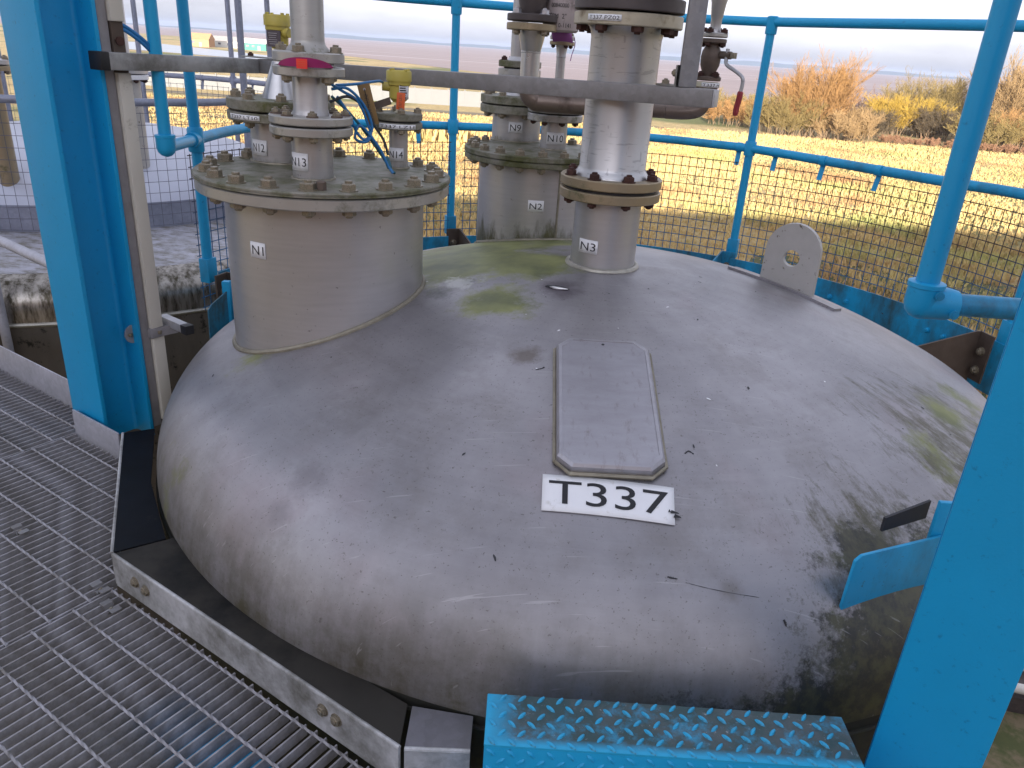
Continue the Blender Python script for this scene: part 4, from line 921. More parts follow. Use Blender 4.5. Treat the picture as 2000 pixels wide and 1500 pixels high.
# ------------------------------------------------------------------ galvanised pipe-support frame across the tank
def support_frame():
    A, B = Vector((-1.01, 3.09, 1.240)), Vector((.520, 2.350, 1.262)); d = (B - A).normalized()
    t = thing('support_frame', 'long galvanised box rail with upright post crossing before the wide stack', 'frame', A)
    m = MB(); m.sweep_box(A, B, .05, .05); part('rail', m, 'rail_galv', t, bevel=.004)
    m = MB(); m.sweep_box(B, B + d * .006, .046, .046); part('end_cap', m, 'galvanised', t, bevel=.001)
    P = B - d * .085 + Vector((0, 0, .0255)); M = Matrix.Translation(P + Vector((0, 0, .75))) @ Matrix.Rotation(atan2(d.y, d.x) + .35, 4, 'Z')
    m = MB(); m.box((0, 0, 0), (.05, .05, 1.5), M=M); part('post', m, 'galvanised_mid', t, bevel=.004)
    Q = P - d * .055
    m = MB(); m.box((0, 0, 0), (.06, .045, .005), M=Matrix.Translation(Q + Vector((0, 0, .003))) @ Matrix.Rotation(atan2(d.y, d.x), 4, 'Z')); m.box((0, 0, 0), (.005, .045, .055), M=Matrix.Translation(Q + d * .026 + Vector((0, 0, .03))) @ Matrix.Rotation(atan2(d.y, d.x), 4, 'Z')); an = part('angle_cleat', m, 'galvanised_dirty', t)
    link('nut', nut_mesh('bolt_steel'), an, Matrix.Translation(Q - d * .008 + Vector((0, 0, .0055))) @ Matrix.Diagonal((.011, .011, .011, 1)))
    M2 = Matrix.Translation(Q + d * .020 + Vector((0, 0, .036))) @ Matrix.Rotation(atan2(d.y, d.x), 4, 'Z') @ Matrix.Rotation(-pi / 2, 4, 'Y') @ Matrix.Diagonal((.010, .010, .010, 1)); link('nut', nut_mesh('bolt_steel'), an, M2)
    C = Vector((-1.287, 2.475, 1.2495)); D = A + Vector((-.02, -.03, 0))
    u = thing('support_frame', 'short galvanised box rail with black end cap beside the cable trunking', 'frame', C)
    m = MB(); m.sweep_box(C, D, .05, .05); part('rail', m, 'galvanised_dirty', u, bevel=.004)
    e = (D - C).normalized(); m = MB(); m.sweep_box(C - e * .028, C + e * .004, .052, .052); part('end_cap', m, 'black_cap', u, bevel=.003)
    m = MB(); m.box((0, 0, 0), (.20, .04, .005), M=Matrix.Translation(A + Vector((.02, -.02, .030))) @ Matrix.Rotation(atan2(d.y, d.x), 4, 'Z')); sp = part('splice_plate', m, 'galvanised_dirty', u)
    for k in (-.07, .07): link('nut', nut_mesh('rust_bolt'), sp, Matrix.Translation(A + Vector((.02, -.02, .0325)) + d * k) @ Matrix.Diagonal((.011, .011, .011, 1)))
support_frame()

# ------------------------------------------------------------------ guard rails
def mesh_panel(parent, c, R, a0, a1, z0, z1, mat, pitch=.0405, r=.0020):
    m = MB(); n = max(2, int(round(abs(a1 - a0) * R / pitch))); pz = pitch * 1.12; nz = int((z1 - z0) / pz)
    for k in range(nz + 1):
        z = z1 - k * pz; m.tube(arc3(c, R, a0 - .006, a1 + .006, z, n), r, 4)
    for i in range(n + 1):
        a = a0 + (a1 - a0) * i / n; X, Y = c[0] + (R - .003) * cos(a), c[1] + (R - .003) * sin(a)
        m.tube([(X, Y, z0), (X, Y, z1 + .006)], r, 4)
    return part('mesh_panel', m, mat, parent)
def clip(parent, c, R, a, zm, mat, ln=.07):
    X, Y = c[0] + R * cos(a), c[1] + R * sin(a); M = Matrix.Translation((X, Y, zm - .02 - ln / 2)) @ Matrix.Rotation(a, 4, 'Z') @ Matrix.Rotation(.25, 4, 'Y')
    m = MB(); m.box((0, 0, 0), (.003, .024, ln), M=M)
    rt_ = Vector((-sin(a), cos(a), 0)); m.tube([Vector((X, Y, zm)) - rt_ * .013, Vector((X, Y, zm)) + rt_ * .013], .0235, 16)
    o = part('mesh_clip', m, mat, parent); return o
RC = (CX, CY); RR = 1.742; ZTOP, ZMID = 1.549, .9615
rail = thing('guard_rail', 'blue tubular guard rail ringing the tank with wire mesh infill', 'railing', (CX, CY, .4))
def ring_pts(z, pts): return bez([(a, b, z) for a, b in pts], 8)
RING = [(-1.282, 3.079), (-1.275, 3.40), (-1.215, 3.66), (-.98, 3.98), (-.70, 4.18), (-.399, 4.275), (.15, 4.39), (.658, 4.362), (.936, 4.245), (1.136, 4.134), (1.385, 3.81), (1.565, 3.545), (1.745, 3.30), (1.912, 3.091), (2.03, 2.75), (2.0, 2.35), (1.78, 1.95), (1.42, 1.66), (1.15, 1.47), (1.0, 1.432)]
m = MB(); m.tube(ring_pts(ZTOP, [(-1.207, 2.654)] + RING + [(.773, 1.440)]), .0212, 14); part('top_rail', m, 'blue_paint', rail)
m = MB(); m.tube(ring_pts(ZMID, RING), .0212, 14); part('mid_rail', m, 'blue_paint_worn', rail)
def post(x, y, zb=.41, socket=True):
    p = part('post', MB().lathe(x, y, [(.0205, zb), (.0205, ZTOP - .01)], 20), 'blue_paint', rail)
    part('tee_fitting', MB().lathe(x, y, [(.027, ZMID - .035), (.0285, ZMID - .03), (.0285, ZMID + .03), (.027, ZMID + .035)], 24), 'blue_paint', p)
    part('tee_fitting', MB().lathe(x, y, [(.026, ZTOP - .055), (.0275, ZTOP - .05), (.0275, ZTOP + .022), (.020, ZTOP + .026)], 24), 'blue_paint', p)
    if socket:
        a = atan2(y - CY, x - CX); m = MB(); m.box((x, y, .445), (.045, .055, .10), a); part('socket', m, 'blue_paint_worn', p, bevel=.003)
for px, py in ((-.399, 4.253), (1.136, 4.134), (-1.282, 3.079), (1.945, 2.93)): post(px, py)
# toe boards and brackets
def toe(a0, a1, mat='blue_paint_mossy', R=1.665, z0=.19, z1=.405):
    m = MB(); n = 24
    for rr in (R, R + .006):
        for z in (z0, z1): m.v += arc3(RC, rr, a0, a1, z, n)
    k = n + 1
    for i in range(n): m.f += [(i, i + 1, k + i + 1, k + i), (2 * k + i, 2 * k + i + 1, 3 * k + i + 1, 3 * k + i), (k + i, k + i + 1, 3 * k + i + 1, 3 * k + i), (i, i + 1, 2 * k + i + 1, 2 * k + i)]
    m.f += [(0, k, 3 * k, 2 * k), (n, k + n, 3 * k + n, 2 * k + n)]
    return part('toe_board', m, mat, rail)
for a0, a1 in ((radians(8), radians(60)), (radians(62.2), radians(111)), (radians(114), radians(160))):
    tb = toe(a0, a1)
    for a in (a0 + radians(12), a0 + radians(15), a0 + radians(30), a0 + radians(33)):
        M = Matrix.Translation((CX + 1.664 * cos(a), CY + 1.664 * sin(a), .33)) @ Matrix.Rotation(a, 4, 'Z') @ Matrix.Rotation(-pi / 2, 4, 'Y') @ Matrix.Diagonal((.011, .011, .011, 1)); link('bolt_head', nut_mesh('blue_paint'), tb, M)
ang = lambda x, y: atan2(y - CY, x - CX)
A885, A1465, AR, AL = ang(-.399, 4.253), ang(1.136, 4.134), ang(1.945, 2.93), ang(-1.282, 3.079)
def infill(a0, a1): mesh_panel(rail, RC, 1.712, a0, a1, .24, .888, 'mesh_wire')
infill(A1465 + .028, A885 - .030); infill(AR + .03, A1465 - .028); infill(A885 + .02, AL - .03)
for a in (62.5, 55.8, 46.5, 36.0, 24.0, 118.5): clip(rail, RC, {62.5: 1.752, 55.8: 1.70, 46.5: 1.615, 36.0: 1.575, 24.: 1.66, 118.5: 1.79}[a], radians(a), ZMID, 'blue_paint')
# base brackets
def base_bracket(x, y, mat, fl):
    a = ang(x, y); e = Vector((cos(a), sin(a), 0)); n_ = Vector((-sin(a), cos(a), 0)); P = Vector((x, y, 0)) - e * .06
    zb = zdome(*(Vector((CX, CY, 0)) + e * min(TR - .03, hypot(x - CX, y - CY) - .3)).xy)
    I = Vector((CX, CY, 0)) + e * (TR - .12); zi = zdome(I.x, I.y)
    m = MB(); Q = P + n_ * fl * .035
    m.plate([Q + Vector((0, 0, .12)), Q + Vector((0, 0, .435)), Q - e * .02 + Vector((0, 0, .435)), Vector((I.x, I.y, zi + .012)) + n_ * fl * .035, Vector((I.x, I.y, zi - .03)) + n_ * fl * .035], .008)
    o = part('base_bracket', m, mat, rail, smooth=False)
    m = MB(); m.box((0, 0, 0), (.008, .075, .20), M=Matrix.Translation(P + Vector((0, 0, .335))) @ Matrix.Rotation(a, 4, 'Z')); part('bracket_face', m, mat, o, smooth=False)
    for z in (.36, .28):
        M = Matrix.Translation(P - e * .004 + Vector((0, 0, z))) @ Matrix.Rotation(a, 4, 'Z') @ Matrix.Rotation(-pi / 2, 4, 'Y') @ Matrix.Diagonal((.015, .015, .015, 1)); link('bolt_head', nut_mesh('bolt_steel'), o, M)
base_bracket(-.399, 4.253, 'bracket_brown', -1); base_bracket(1.136, 4.134, 'blue_paint_mossy', 1); base_bracket(1.93, 2.95, 'bracket_brown', 1); base_bracket(-1.282, 3.079, 'bracket_brown', -1)
# a slanted stay seen right of N1
m = MB(); m.plate([(-.66, 4.06, .33), (-.545, 4.08, .33), (-.60, 4.08, .60), (-.66, 4.06, .60)], .008); part('gusset', m, 'bracket_brown', rail, smooth=False)
m = MB(); m.sweep_box((-.535, 4.075, .32), (-.597, 4.075, .60), .014, .010); part('gusset_edge', m, 'galvanised', rail, smooth=False)
# left end: D-return with ball elbow, blue end plate
def elbow(name, p, r, mat):
    m = MB(); n = 14; X, Y, Z = p
    m.lathe(X, Y, [(r * .15, Z - r * 1.02), (r * .55, Z - r * .86), (r * .85, Z - r * .55), (r, Z - r * .1), (r, Z + r * .95), (r * 1.06, Z + r), (r * 1.06, Z + r * 1.25), (r * .95, Z + r * 1.3)], 28)
    return part(name, m, mat, rail)
LE = Vector((-1.207, 2.654, .985)); LP = Vector((-1.282, 3.079, ZMID))
el = elbow('elbow', LE, .031, 'blue_paint'); m = MB(); m.tube([LE, LP], .0205, 16); part('return_tube', m, 'blue_paint', rail)
m = MB(); dd = (LP - LE).normalized(); m.tube([LP - dd * .075, LP - dd * .01], .0275, 20); m.lathe(LP.x, LP.y, [(.027, .915), (.030, .92), (.030, 1.0), (.027, 1.006)], 24); part('cross_fitting', m, 'blue_paint', rail)
part('return_post', MB().lathe(LE.x, LE.y, [(.0205, LE.z), (.0205, ZTOP)], 20), 'blue_paint', rail)
m = MB(); m.plate([(-1.232, 2.905, .145), (-1.225, 2.895, .33), (-1.215, 2.91, .352), (-1.165, 2.985, .40), (-1.165, 2.985, .19)], .008); part('end_plate', m, 'blue_paint_mossy', rail, bevel=.003)
m = MB(); m.sweep_box((-1.175, 2.985, .24), (-1.175, 2.985, .43), .03, .03, (0, 1, 0)); part('end_socket', m, 'blue_paint', rail, bevel=.002)
# right end: D-return on the column
RE = Vector((.773, 1.440, ZMID)); RQ = Vector((1.02, 1.432, ZMID))
elbow('elbow', RE, .0315, 'blue_paint')
part('return_post', MB().lathe(RE.x, RE.y, [(.0212, RE.z), (.0212, ZTOP)], 24), 'blue_paint', rail)
m = MB(); m.tube([RE, RE + Vector((.045, -.002, 0)), RE + Vector((.062, -.003, 0))], [.031, .031, .027], 24); part('elbow_arm', m, 'blue_paint', rail)
m = MB(); m.tube([RE, RQ], .0212, 20); part('return_tube', m, 'blue_paint_mossy', rail)
for p in (RE + Vector((.012, -.030, .022)), RE + Vector((.048, -.031, -.012))):
    m = MB(); m.tube([p, p - Vector((0, .006, 0))], .0085, 14); m.tube([p - Vector((0, .005, 0)), p - Vector((0, .007, 0))], .0045, 10); part('grub_screw', m, 'blue_paint_worn', rail)

# ------------------------------------------------------------------ blue columns
def i_column(s0, t0, w, d, name, label, z0=-.03, z1=5., tf=.013, tw=.010):
    "near flange outer face at t0, right corner at s0; section w across, d deep"
    t = thing(name, label, 'column', ST(s0, t0, 0))
    def slab(nm, sa, sb, ta, tb_):
        m = MB(); m.prism([tuple(ST(a, b).xy) for a, b in ((sa, ta), (sb, ta), (sb, tb_), (sa, tb_))], z0, z1); return part(nm, m, 'blue_paint_column', t, bevel=.0015)
    slab('flange', s0 - w, s0, t0, t0 + tf); slab('flange', s0 - w, s0, t0 + d - tf, t0 + d)
    # web with its rolled fillets
    sc = s0 - w / 2; rf = .014; pr = []
    ta, tb_ = t0 + tf, t0 + d - tf
    for k in range(7): q = pi / 2 * k / 6; pr.append((sc + tw / 2 + rf * (1 - sin(q)), ta + rf * (1 - cos(q))))
    for k in range(7): q = pi / 2 * k / 6; pr.append((sc + tw / 2 + rf * (1 - cos(q)), tb_ - rf * (1 - sin(q))))
    left = [(2 * sc - a, b) for a, b in reversed(pr)]
    m = MB(); m.prism([tuple(ST(a, b).xy) for a, b in pr + left], z0, z1); part('web', m, 'blue_paint_column', t, ang=50)
    return t
i_column(-2.456, 1.2236, .205, .176, 'steel_column', 'blue steel I section column beside the walkway grating at left')
S1, T1 = float(Vector((.691, 1.036, 0)).dot(AX)), float(Vector((.691, 1.036, 0)).dot(BX))
rc = i_column(S1 + .161, T1, .161, .16, 'steel_column', 'broad flat blue column leaning through the lower right corner')
def right_bracket():
    P0, P1 = Vector((.713, 1.31, 0)), Vector((.965, 1.425, 0)); d = (P1 - P0).normalized()
    pts = [P0 + Vector((0, 0, .318)), P1 + Vector((0, 0, .318)), P1 + Vector((0, 0, .458)), P0 + d * .02 + Vector((0, 0, .461)), P0 + d * .004 + Vector((0, 0, .450))]
    m = MB(); m.plate(pts, .008); part('end_plate', m, 'blue_paint_worn', rail, bevel=.003)
    m = MB(); m.sweep_box(P1 - d * .022 + Vector((0, 0, .30)) - Vector((.006, -.01, 0)), P1 - d * .022 + Vector((-.006, .01, .535)), .035, .012, (0, 1, 0)); part('end_socket', m, 'blue_paint', rail, bevel=.002)
    m = MB(); q = Vector((-.03, .055, 0)); m.plate([P1 - d * .13 + q + Vector((0, 0, .452)), P1 + q + Vector((0, 0, .46)), P1 + q + Vector((0, 0, .505)), P1 - d * .13 + q + Vector((0, 0, .486))], .006); part('gusset', m, 'seam_dark', rail, smooth=False)
right_bracket()
def trunking():
    t = thing('cable_trunking', 'white cable trunking strapped to the left blue column', 'trunking', ST(-2.47, 1.41, 0))
    T0 = 1.2236 + .176
    def bar(nm, sa, sb, ta, tb_, z0, z1, mat, bv=.002):
        m = MB(); m.prism([tuple(ST(a, b).xy) for a, b in ((sa, ta), (sb, ta), (sb, tb_), (sa, tb_))], z0, z1); return part(nm, m, mat, t, bevel=bv)
    bar('backing_strut', -2.50, -2.461, T0 + .003, T0 + .034, .0, 5, 'strut_grey')
    for z0, z1 in ((.02, .345), (.375, 1.215), (1.36, 5.)): bar('cover', -2.50, -2.446, T0 + .036, T0 + .080, z0, z1, 'trunking_white', .004)
    bar('inner_channel', -2.495, -2.455, T0 + .038, T0 + .078, .02, 5, 'bracket_brown')
    P = ST(-2.452, T0 + .058, 1.305); m = MB(); m.tube([P, P + AX * .006], .013, 18); part('knockout', m, 'rust_bolt', t)
    # strap, clamp and the short stub strut at mid height
    bar('strap', -2.515, -2.441, T0 + .028, T0 + .088, .343, .378, 'strut_grey', .001)
    P = ST(-2.440, T0 + .06, .361); part('strap_bolt', MB().box((0, 0, 0), (.012, .012, .012), M=Matrix.Translation(P) @ Matrix.Rotation(RZ_A + .4, 4, 'Z')), 'bolt_steel', t, bevel=.002)
    m = MB(); A = ST(-2.50, T0 + .115, .385); B_ = ST(-2.33, T0 + .105, .385); m.sweep_box(A, B_, .03, .03); part('stub_strut', m, 'galvanised', t, bevel=.002)
    m = MB(); d = (B_ - A).normalized(); m.sweep_box(B_ - d * .03, B_ + d * .004, .0325, .0325); part('stub_cap', m, 'black_cap', t, bevel=.002)
    m = MB(); m.prism([tuple(ST(a, b).xy) for a, b in ((-2.45, T0 + .06), (-2.44, T0 + .06), (-2.43, T0 + .125), (-2.44, T0 + .125))], .345, .378); part('angle_cleat', m, 'strut_grey', t)
    m = MB(); n = 12; c = ST(-2.487, T0 - .012, .362); m.plate([c + BX * (-.03 * sin(pi * k / n)) + Vector((0, 0, .033 * cos(pi * k / n))) + AX * .0 for k in range(n + 1)], .005); part('beam_clamp', m, 'strut_grey', t)
    part('clamp_bolt', MB().box((0, 0, 0), (.011, .011, .011), M=Matrix.Translation(c + AX * .006 - BX * .012)), 'bolt_steel', t, bevel=.002)
    for k, (o, lb) in enumerate(((0, 'upper blue cable sweeping from the trunking over the short rail'), (.012, 'lower blue cable sweeping from the trunking over the short rail'))):
        m = MB(); m.tube(bez([ST(-2.465, T0 + .06, 1.352 - o), ST(-2.46, T0 + .085, 1.348 - o), ST(-2.455, T0 + .13, 1.318 - o), ST(-2.455, T0 + .16, 1.292 - o), ST(-2.455, T0 + .178, 1.272 - o * .5)], 8), .006, 10); lone('trunk_cable', m, 'cable_blue', lb, 'cable', 'cables leaving the trunking')
trunking()

# ------------------------------------------------------------------ kerb flashing round the tank and kick plates
KZ = .100
def kerb(name, outer, inner, label, top='kerb_dark', face='kerb_galv', bolts=()):
    o3 = [Vector((a, b, 0)) for a, b in outer]; t = thing(name, label, 'kerb', o3[0], 'folded kerb plates round the tank')
    m = MB(); n = len(outer); poly = list(outer) + list(reversed(inner)); k = len(poly)
    m.v = [(a, b, KZ) for a, b in poly] + [(a, b, KZ - .005) for a, b in poly]
    m.f = [tuple(range(k)), tuple(range(k, 2 * k))[::-1]] + [(i, (i + 1) % k, (i + 1) % k + k, i + k) for i in range(k)]
    part('top_plate', m, top, t, smooth=False, bevel=.0015)
    m = MB()
    for a, b in zip(o3, o3[1:]):
        d = (b - a).normalized(); nn = Vector((-d.y, d.x, 0)) * .003
        m.add([a - nn, b - nn, b + nn, a + nn] + [p + Vector((0, 0, KZ - .006)) for p in (a - nn, b - nn, b + nn, a + nn)], [(3, 2, 1, 0), (4, 5, 6, 7), (0, 1, 5, 4), (1, 2, 6, 5), (2, 3, 7, 6), (3, 0, 4, 7)])
    f = part('face_plate', m, face, t, smooth=False)
    m = MB(); m.tube([p + Vector((0, 0, KZ - .003)) for p in o3], .005, 8); part('folded_edge', m, face, t)
    for s, z in bolts:
        a, b = o3[0], o3[-1]; d = (b - a).normalized(); p = a + d * s + Vector((0, 0, z)); out = Vector((d.y, -d.x, 0))
        M = Matrix.Translation(p + out * .003) @ out.to_track_quat('Z', 'Y').to_matrix().to_4x4() @ Matrix.Rotation(random.random(), 4, 'Z') @ Matrix.Diagonal((.0125, .0125, .0085, 1))
        link('bolt_head', nut_mesh('bolt_steel'), f, M)
    return t
kerb('kerb_plate', [(-1.290, 2.272), (-1.006, 1.634)], [(-1.203, 2.318), (-1.062, 1.980), (-.898, 1.708)], 'black greasy kerb plate at the foot of the left column')
kerb('kerb_plate', [(-1.000, 1.629), (-.172, 1.093)], [(-.880, 1.714), (-.600, 1.452), (-.172, 1.200)], 'long stained kerb plate with bolted galvanised face along the tank', top='kerb_brown', bolts=((.095, .058), (.140, .054), (.775, .062), (.815, .060)))
kerb('kerb_plate', [(-.162, 1.091), (-.034, 1.095)], [(-.162, 1.196), (-.034, 1.180)], 'short lavender grey kerb plate beside the blue tread', top='kerb_grey')if 0 else None
galv('kerb_grey', (.17, .165, .185), .4, (.08, .08, .05), .5, .2)
kerb('kerb_plate', [(-.162, 1.091), (-.034, 1.095)], [(-.162, 1.196), (-.034, 1.180)], 'short lavender grey kerb plate beside the blue tread', top='kerb_grey')
def kick(a, b, h, label):
    m = MB(); A, B = ST(*a), ST(*b); m.sweep_box(A + Vector((0, 0, h / 2 - .01)), B + Vector((0, 0, h / 2 - .01)), .006, h + .02); return lone('kick_plate', m, 'galvanised_light', label, 'kick plate', 'galvanised kick plates', bevel=.001)
galv('galvanised_light', (.44, .44, .49), .15, rough=.5, metal=.3)
kick((-2.62, 1.205), (-2.338, 1.205), .092, 'galvanised kick plate in front of the left blue column')
kick((-4.2, 1.312), (-2.61, 1.312), .105, 'long galvanised kick plate at the left edge of the walkway')
m = MB(); m.sweep_box(ST(-2.62, 1.202, .035), ST(-2.62, 1.312, .035), .006, .09); lone('kick_plate', m, 'galvanised_light', 'short return kick plate left of the blue column', 'kick plate', 'galvanised kick plates')

# ------------------------------------------------------------------ walkway grating
def bar_mesh(ln):
    key = ('bar', round(ln, 2))
    if key not in _shared:
        m = MB(); m.box((0, 0, 0), (.0042, ln, .030)); _shared[key] = m.mesh('bearing_bar', 'grating_galv', smooth=False, bevel=.0006, segs=1)
    return _shared[key]
def tmax(s):
    if s > -.597: return .56
    if s > -.80: return .815
    if s > -1.726: return .818
    if s > -2.30: return .818 + (s + 1.726) / (-2.293 + 1.726) * (1.20 - .818)
    if s > -2.615: return 1.199
    return 1.305
def rod_mesh(n):
    key = ('rod', n)
    if key not in _shared:
        m = MB(); vs = []; ln = n * .03
        for i in range(n * 3 + 1):
            q = i * .55; vs += [(-ln / 2 + i * .01, .0036 * cos(q + k * pi / 2), .0036 * sin(q + k * pi / 2)) for k in range(4)]
        fs = [(4 * i + k, 4 * i + (k + 1) % 4, 4 * i + 4 + (k + 1) % 4, 4 * i + 4 + k) for i in range(n * 3) for k in range(4)] + [(3, 2, 1, 0), tuple(range(n * 12, n * 12 + 4))]
        m.add(vs, fs); _shared[key] = m.mesh('cross_rod', 'grating_galv')
    return _shared[key]
def grating(s0, s1, rods, label, tlow):
    t = thing('floor_grating', label, 'grating', ST(s0, tlow, 0), 'walkway grating panels')
    n = int(round((s1 - s0) / .03))
    for i in range(n + 1):
        s = s0 + .003 + i * (s1 - s0 - .006) / n; hi = tmax(s) - random.uniform(.0, .006); ln = hi - tlow
        M = Matrix.Translation(ST(s, (hi + tlow) / 2, -.015)) @ Matrix.Rotation(RZ_A, 4, 'Z') @ Matrix.Diagonal((1, ln / 1.3, 1, 1)) @ Matrix.Rotation(random.gauss(0, .012), 4, 'Y')
        link('bearing_bar', bar_mesh(1.3), t, M)
    for r in rods:
        # a rod spans the bars that reach it
        lo = s0
        smax = max((s0 + k * .03 for k in range(n + 1) if tmax(s0 + k * .03) > r), default=None); smin = min((s0 + k * .03 for k in range(n + 1) if tmax(s0 + k * .03) > r), default=None)
        if smax is None or smax - smin < .06: continue
        k = int(round((smax - smin) / .03))
        link('cross_rod', rod_mesh(k), t, Matrix.Translation(ST((smin + smax) / 2, r, .0008)) @ Matrix.Rotation(RZ_A, 4, 'Z'))
    return t
grating(-.594, .42, [.503 + .1 * k for k in range(-5, 1)], 'galvanised grating landing under the viewpoint beside the blue step', -.15)
grating(-1.717, -.60, [.603 + .1 * k for k in range(-7, 3)], 'galvanised grating panel nearest the viewpoint along the long kerb', -.15)
grating(-2.615, -1.723, [.647 + .1 * k for k in range(-6, 7)], 'galvanised grating panel below the left blue column', .0)
grating(-3.515, -2.621, [.72 + .1 * k for k in range(-6, 7)], 'galvanised grating panel at the far left of the walkway', .3)
galv('clip_grey', (.20, .195, .20), .5, (.06, .05, .04), .6, .2)
def grating_clip(s, t_, label):
    o = thing('grating_clip', label, 'clip', ST(s, t_, 0), 'saddle clips on the grating')
    M = Matrix.Translation(ST(s, t_, .0)) @ Matrix.Rotation(RZ_A, 4, 'Z')
    m = MB(); pr = [(-.030, .004), (-.012, .004), (-.008, -.008), (.008, -.008), (.012, .004), (.030, .004)]; w = .013
    for (a, b), (c, d) in zip(pr, pr[1:]):
        vs = [M @ Vector((a, -w, b)), M @ Vector((c, -w, d)), M @ Vector((c, w, d)), M @ Vector((a, w, b))]; vs += [v + Vector((0, 0, .003)) for v in vs]
        m.add(vs, [(3, 2, 1, 0), (4, 5, 6, 7), (0, 1, 5, 4), (1, 2, 6, 5), (2, 3, 7, 6), (3, 0, 4, 7)])
    part('saddle', m, 'clip_grey', o, smooth=False); link('clip_bolt', nut_mesh('bolt_steel'), o, M @ Matrix.Translation((0, 0, -.006)) @ Matrix.Diagonal((.006, .006, .006, 1)))
grating_clip(-1.745, .790, 'saddle clip on the grating by the kerb corner, upper of two'); grating_clip(-1.655, .765, 'saddle clip on the grating by the kerb corner, lower of two'); grating_clip(-2.16, .79, 'saddle clip on the grating at the left edge of the picture')
def beams():
    for pts, lb in (((( .80, .25, -.09), (.80, 1.20, -.09)), 'blue floor beam carrying the right column'), (((-.10, .985, -.09), (.775, .985, -.09)), 'blue floor beam under the chequer plate step')):
        m = MB(); a, b = Vector(pts[0]), Vector(pts[1])
        for dz, w, h in ((.05, .10, .010), (0, .008, .09), (-.05, .10, .010)): m.sweep_box(a + Vector((0, 0, dz)), b + Vector((0, 0, dz)), w, h)
        lone('support_beam', m, 'blue_paint_worn', lb, 'beam', smooth=False)
    for t_, lb in ((.655, 'blue support beam under the grating beside the long kerb'),):
        m = MB(); m.sweep_box(ST(-1.28, t_, -.05), ST(.4, t_, -.05), .13, .012); m.sweep_box(ST(-1.28, t_, -.15), ST(.4, t_, -.15), .010, .20); m.sweep_box(ST(-1.28, t_, -.25), ST(.4, t_, -.25), .13, .012); lone('support_beam', m, 'blue_paint_worn', lb, 'beam', smooth=False)
beams()

# ------------------------------------------------------------------ blue chequer-plate tread
def tread():
    x0, x1, y0, y1, z = -.007, .628, .935, 1.046, .300
    t = thing('step_tread', 'blue chequer plate step tread with worn mossy top', 'step', ((x0 + x1) / 2, (y0 + y1) / 2, 0))
    m = MB(); m.v = [(x0, y0, z), (x1, y0, z), (x1 - .0, y1, z), (x0, y1, z), (x0, y0, z - .006), (x1, y0, z - .006), (x1, y1, z - .006), (x0, y1, z - .006)]
    m.f = [(0, 1, 2, 3), (7, 6, 5, 4), (0, 4, 5, 1), (1, 5, 6, 2), (2, 6, 7, 3), (3, 7, 4, 0)]; part('top_plate', m, 'tread_blue', t, bevel=.002)
    m = MB(); m.box(((x0 + x1) / 2, y0 + .003, z - .15), (x1 - x0 - .002, .006, .29)); part('riser_plate', m, 'blue_paint', t, bevel=.001)
    for xx in (x0 + .003, x1 - .003):
        m = MB(); m.box((xx, (y0 + y1) / 2, z - .15), (.005, y1 - y0 - .01, .28)); part('side_plate', m, 'blue_paint', t, smooth=False)
    m = MB(); L_, W_, H_ = .0105, .0042, .0034; vs = []
    for k in range(10): q = 2 * pi * k / 10; vs.append((L_ * cos(q), W_ * sin(q) * (1 - .35 * abs(cos(q))), 0))
    vs += [(a * .72, b * .55, H_) for a, b, c in vs]; m.add(vs, [(i, (i + 1) % 10, (i + 1) % 10 + 10, i + 10) for i in range(10)] + [tuple(range(10, 20))])
    me = m.mesh('tread_stud', 'tread_stud_blue', ang=60); me2 = m.mesh('tread_stud', 'blue_paint', ang=60)
    px_, py_ = .0335, .0192; random.seed(9)
    def studs(mesh, n_rows, place):
        for j in range(n_rows):
            for i in range(int((x1 - x0) / px_) + 1):
                X = x0 + .012 + px_ * (i + .5 * (j % 2))
                if X > x1 - .008: continue
                link('tread_stud', mesh, t, place(X, j) @ Matrix.Rotation((radians(46) if j % 2 else radians(-44)) + random.gauss(0, .05), 4, 'Z'))
    studs(me, 6, lambda X, j: Matrix.Translation((X, y0 + .007 + py_ * j, z)))
    studs(me2, 3, lambda X, j: Matrix.Translation((X, y0 - .0001, z - .016 - py_ * j)) @ Matrix.Rotation(pi / 2, 4, 'X'))
def tread_mats():
    t = NT('tread_blue'); x, y, z = t.sep()
    edge = t.n('ShaderNodeMapRange', {'Value': y, 'From Min': .940, 'From Max': .956, 'To Min': 0., 'To Max': 1.}).outputs[0]
    edge2 = t.n('ShaderNodeMapRange', {'Value': x, 'From Min': .0, 'From Max': .05, 'To Min': 0., 'To Max': 1.}).outputs[0]
    w = t.math('MULTIPLY', t.math('MULTIPLY', edge, edge2), 1.)
    m = t.math('MULTIPLY', t.ramp(t.noise(13, 7, .75), .24, .50), w)
    c = t.mix(t.noise(6, 4), (.012, .30, .52), (.018, .38, .66))
    dirt = t.mix(t.ramp(t.noise(18, 7, .7), .4, .6), (.026, .032, .010), (.065, .055, .035))
    c = t.mix(t.math('MULTIPLY', m, .9), c, dirt); c = t.mix(t.math('MULTIPLY', t.ramp(t.noise(70, 8, .8), .60, .64), t.math('MULTIPLY', w, .8)), c, (.30, .33, .36))
    t.bump(t.noise(120, 5), .3, .002); MATS['tread_blue'] = t.out(base=c, rough=.5)
    t = NT('tread_stud_blue'); oi = t.n('ShaderNodeObjectInfo').outputs['Random']
    c = t.mix(t.ramp(t.noise(90, 8, .75, t.n('ShaderNodeTexCoord').outputs['Object']), .50, .62), (.016, .36, .64), (.03, .19, .28))
    c = t.mix(t.math('MULTIPLY', oi, .25), c, (.05, .14, .18)); MATS['tread_stud_blue'] = t.out(base=c, rough=.45)
tread_mats(); tread()

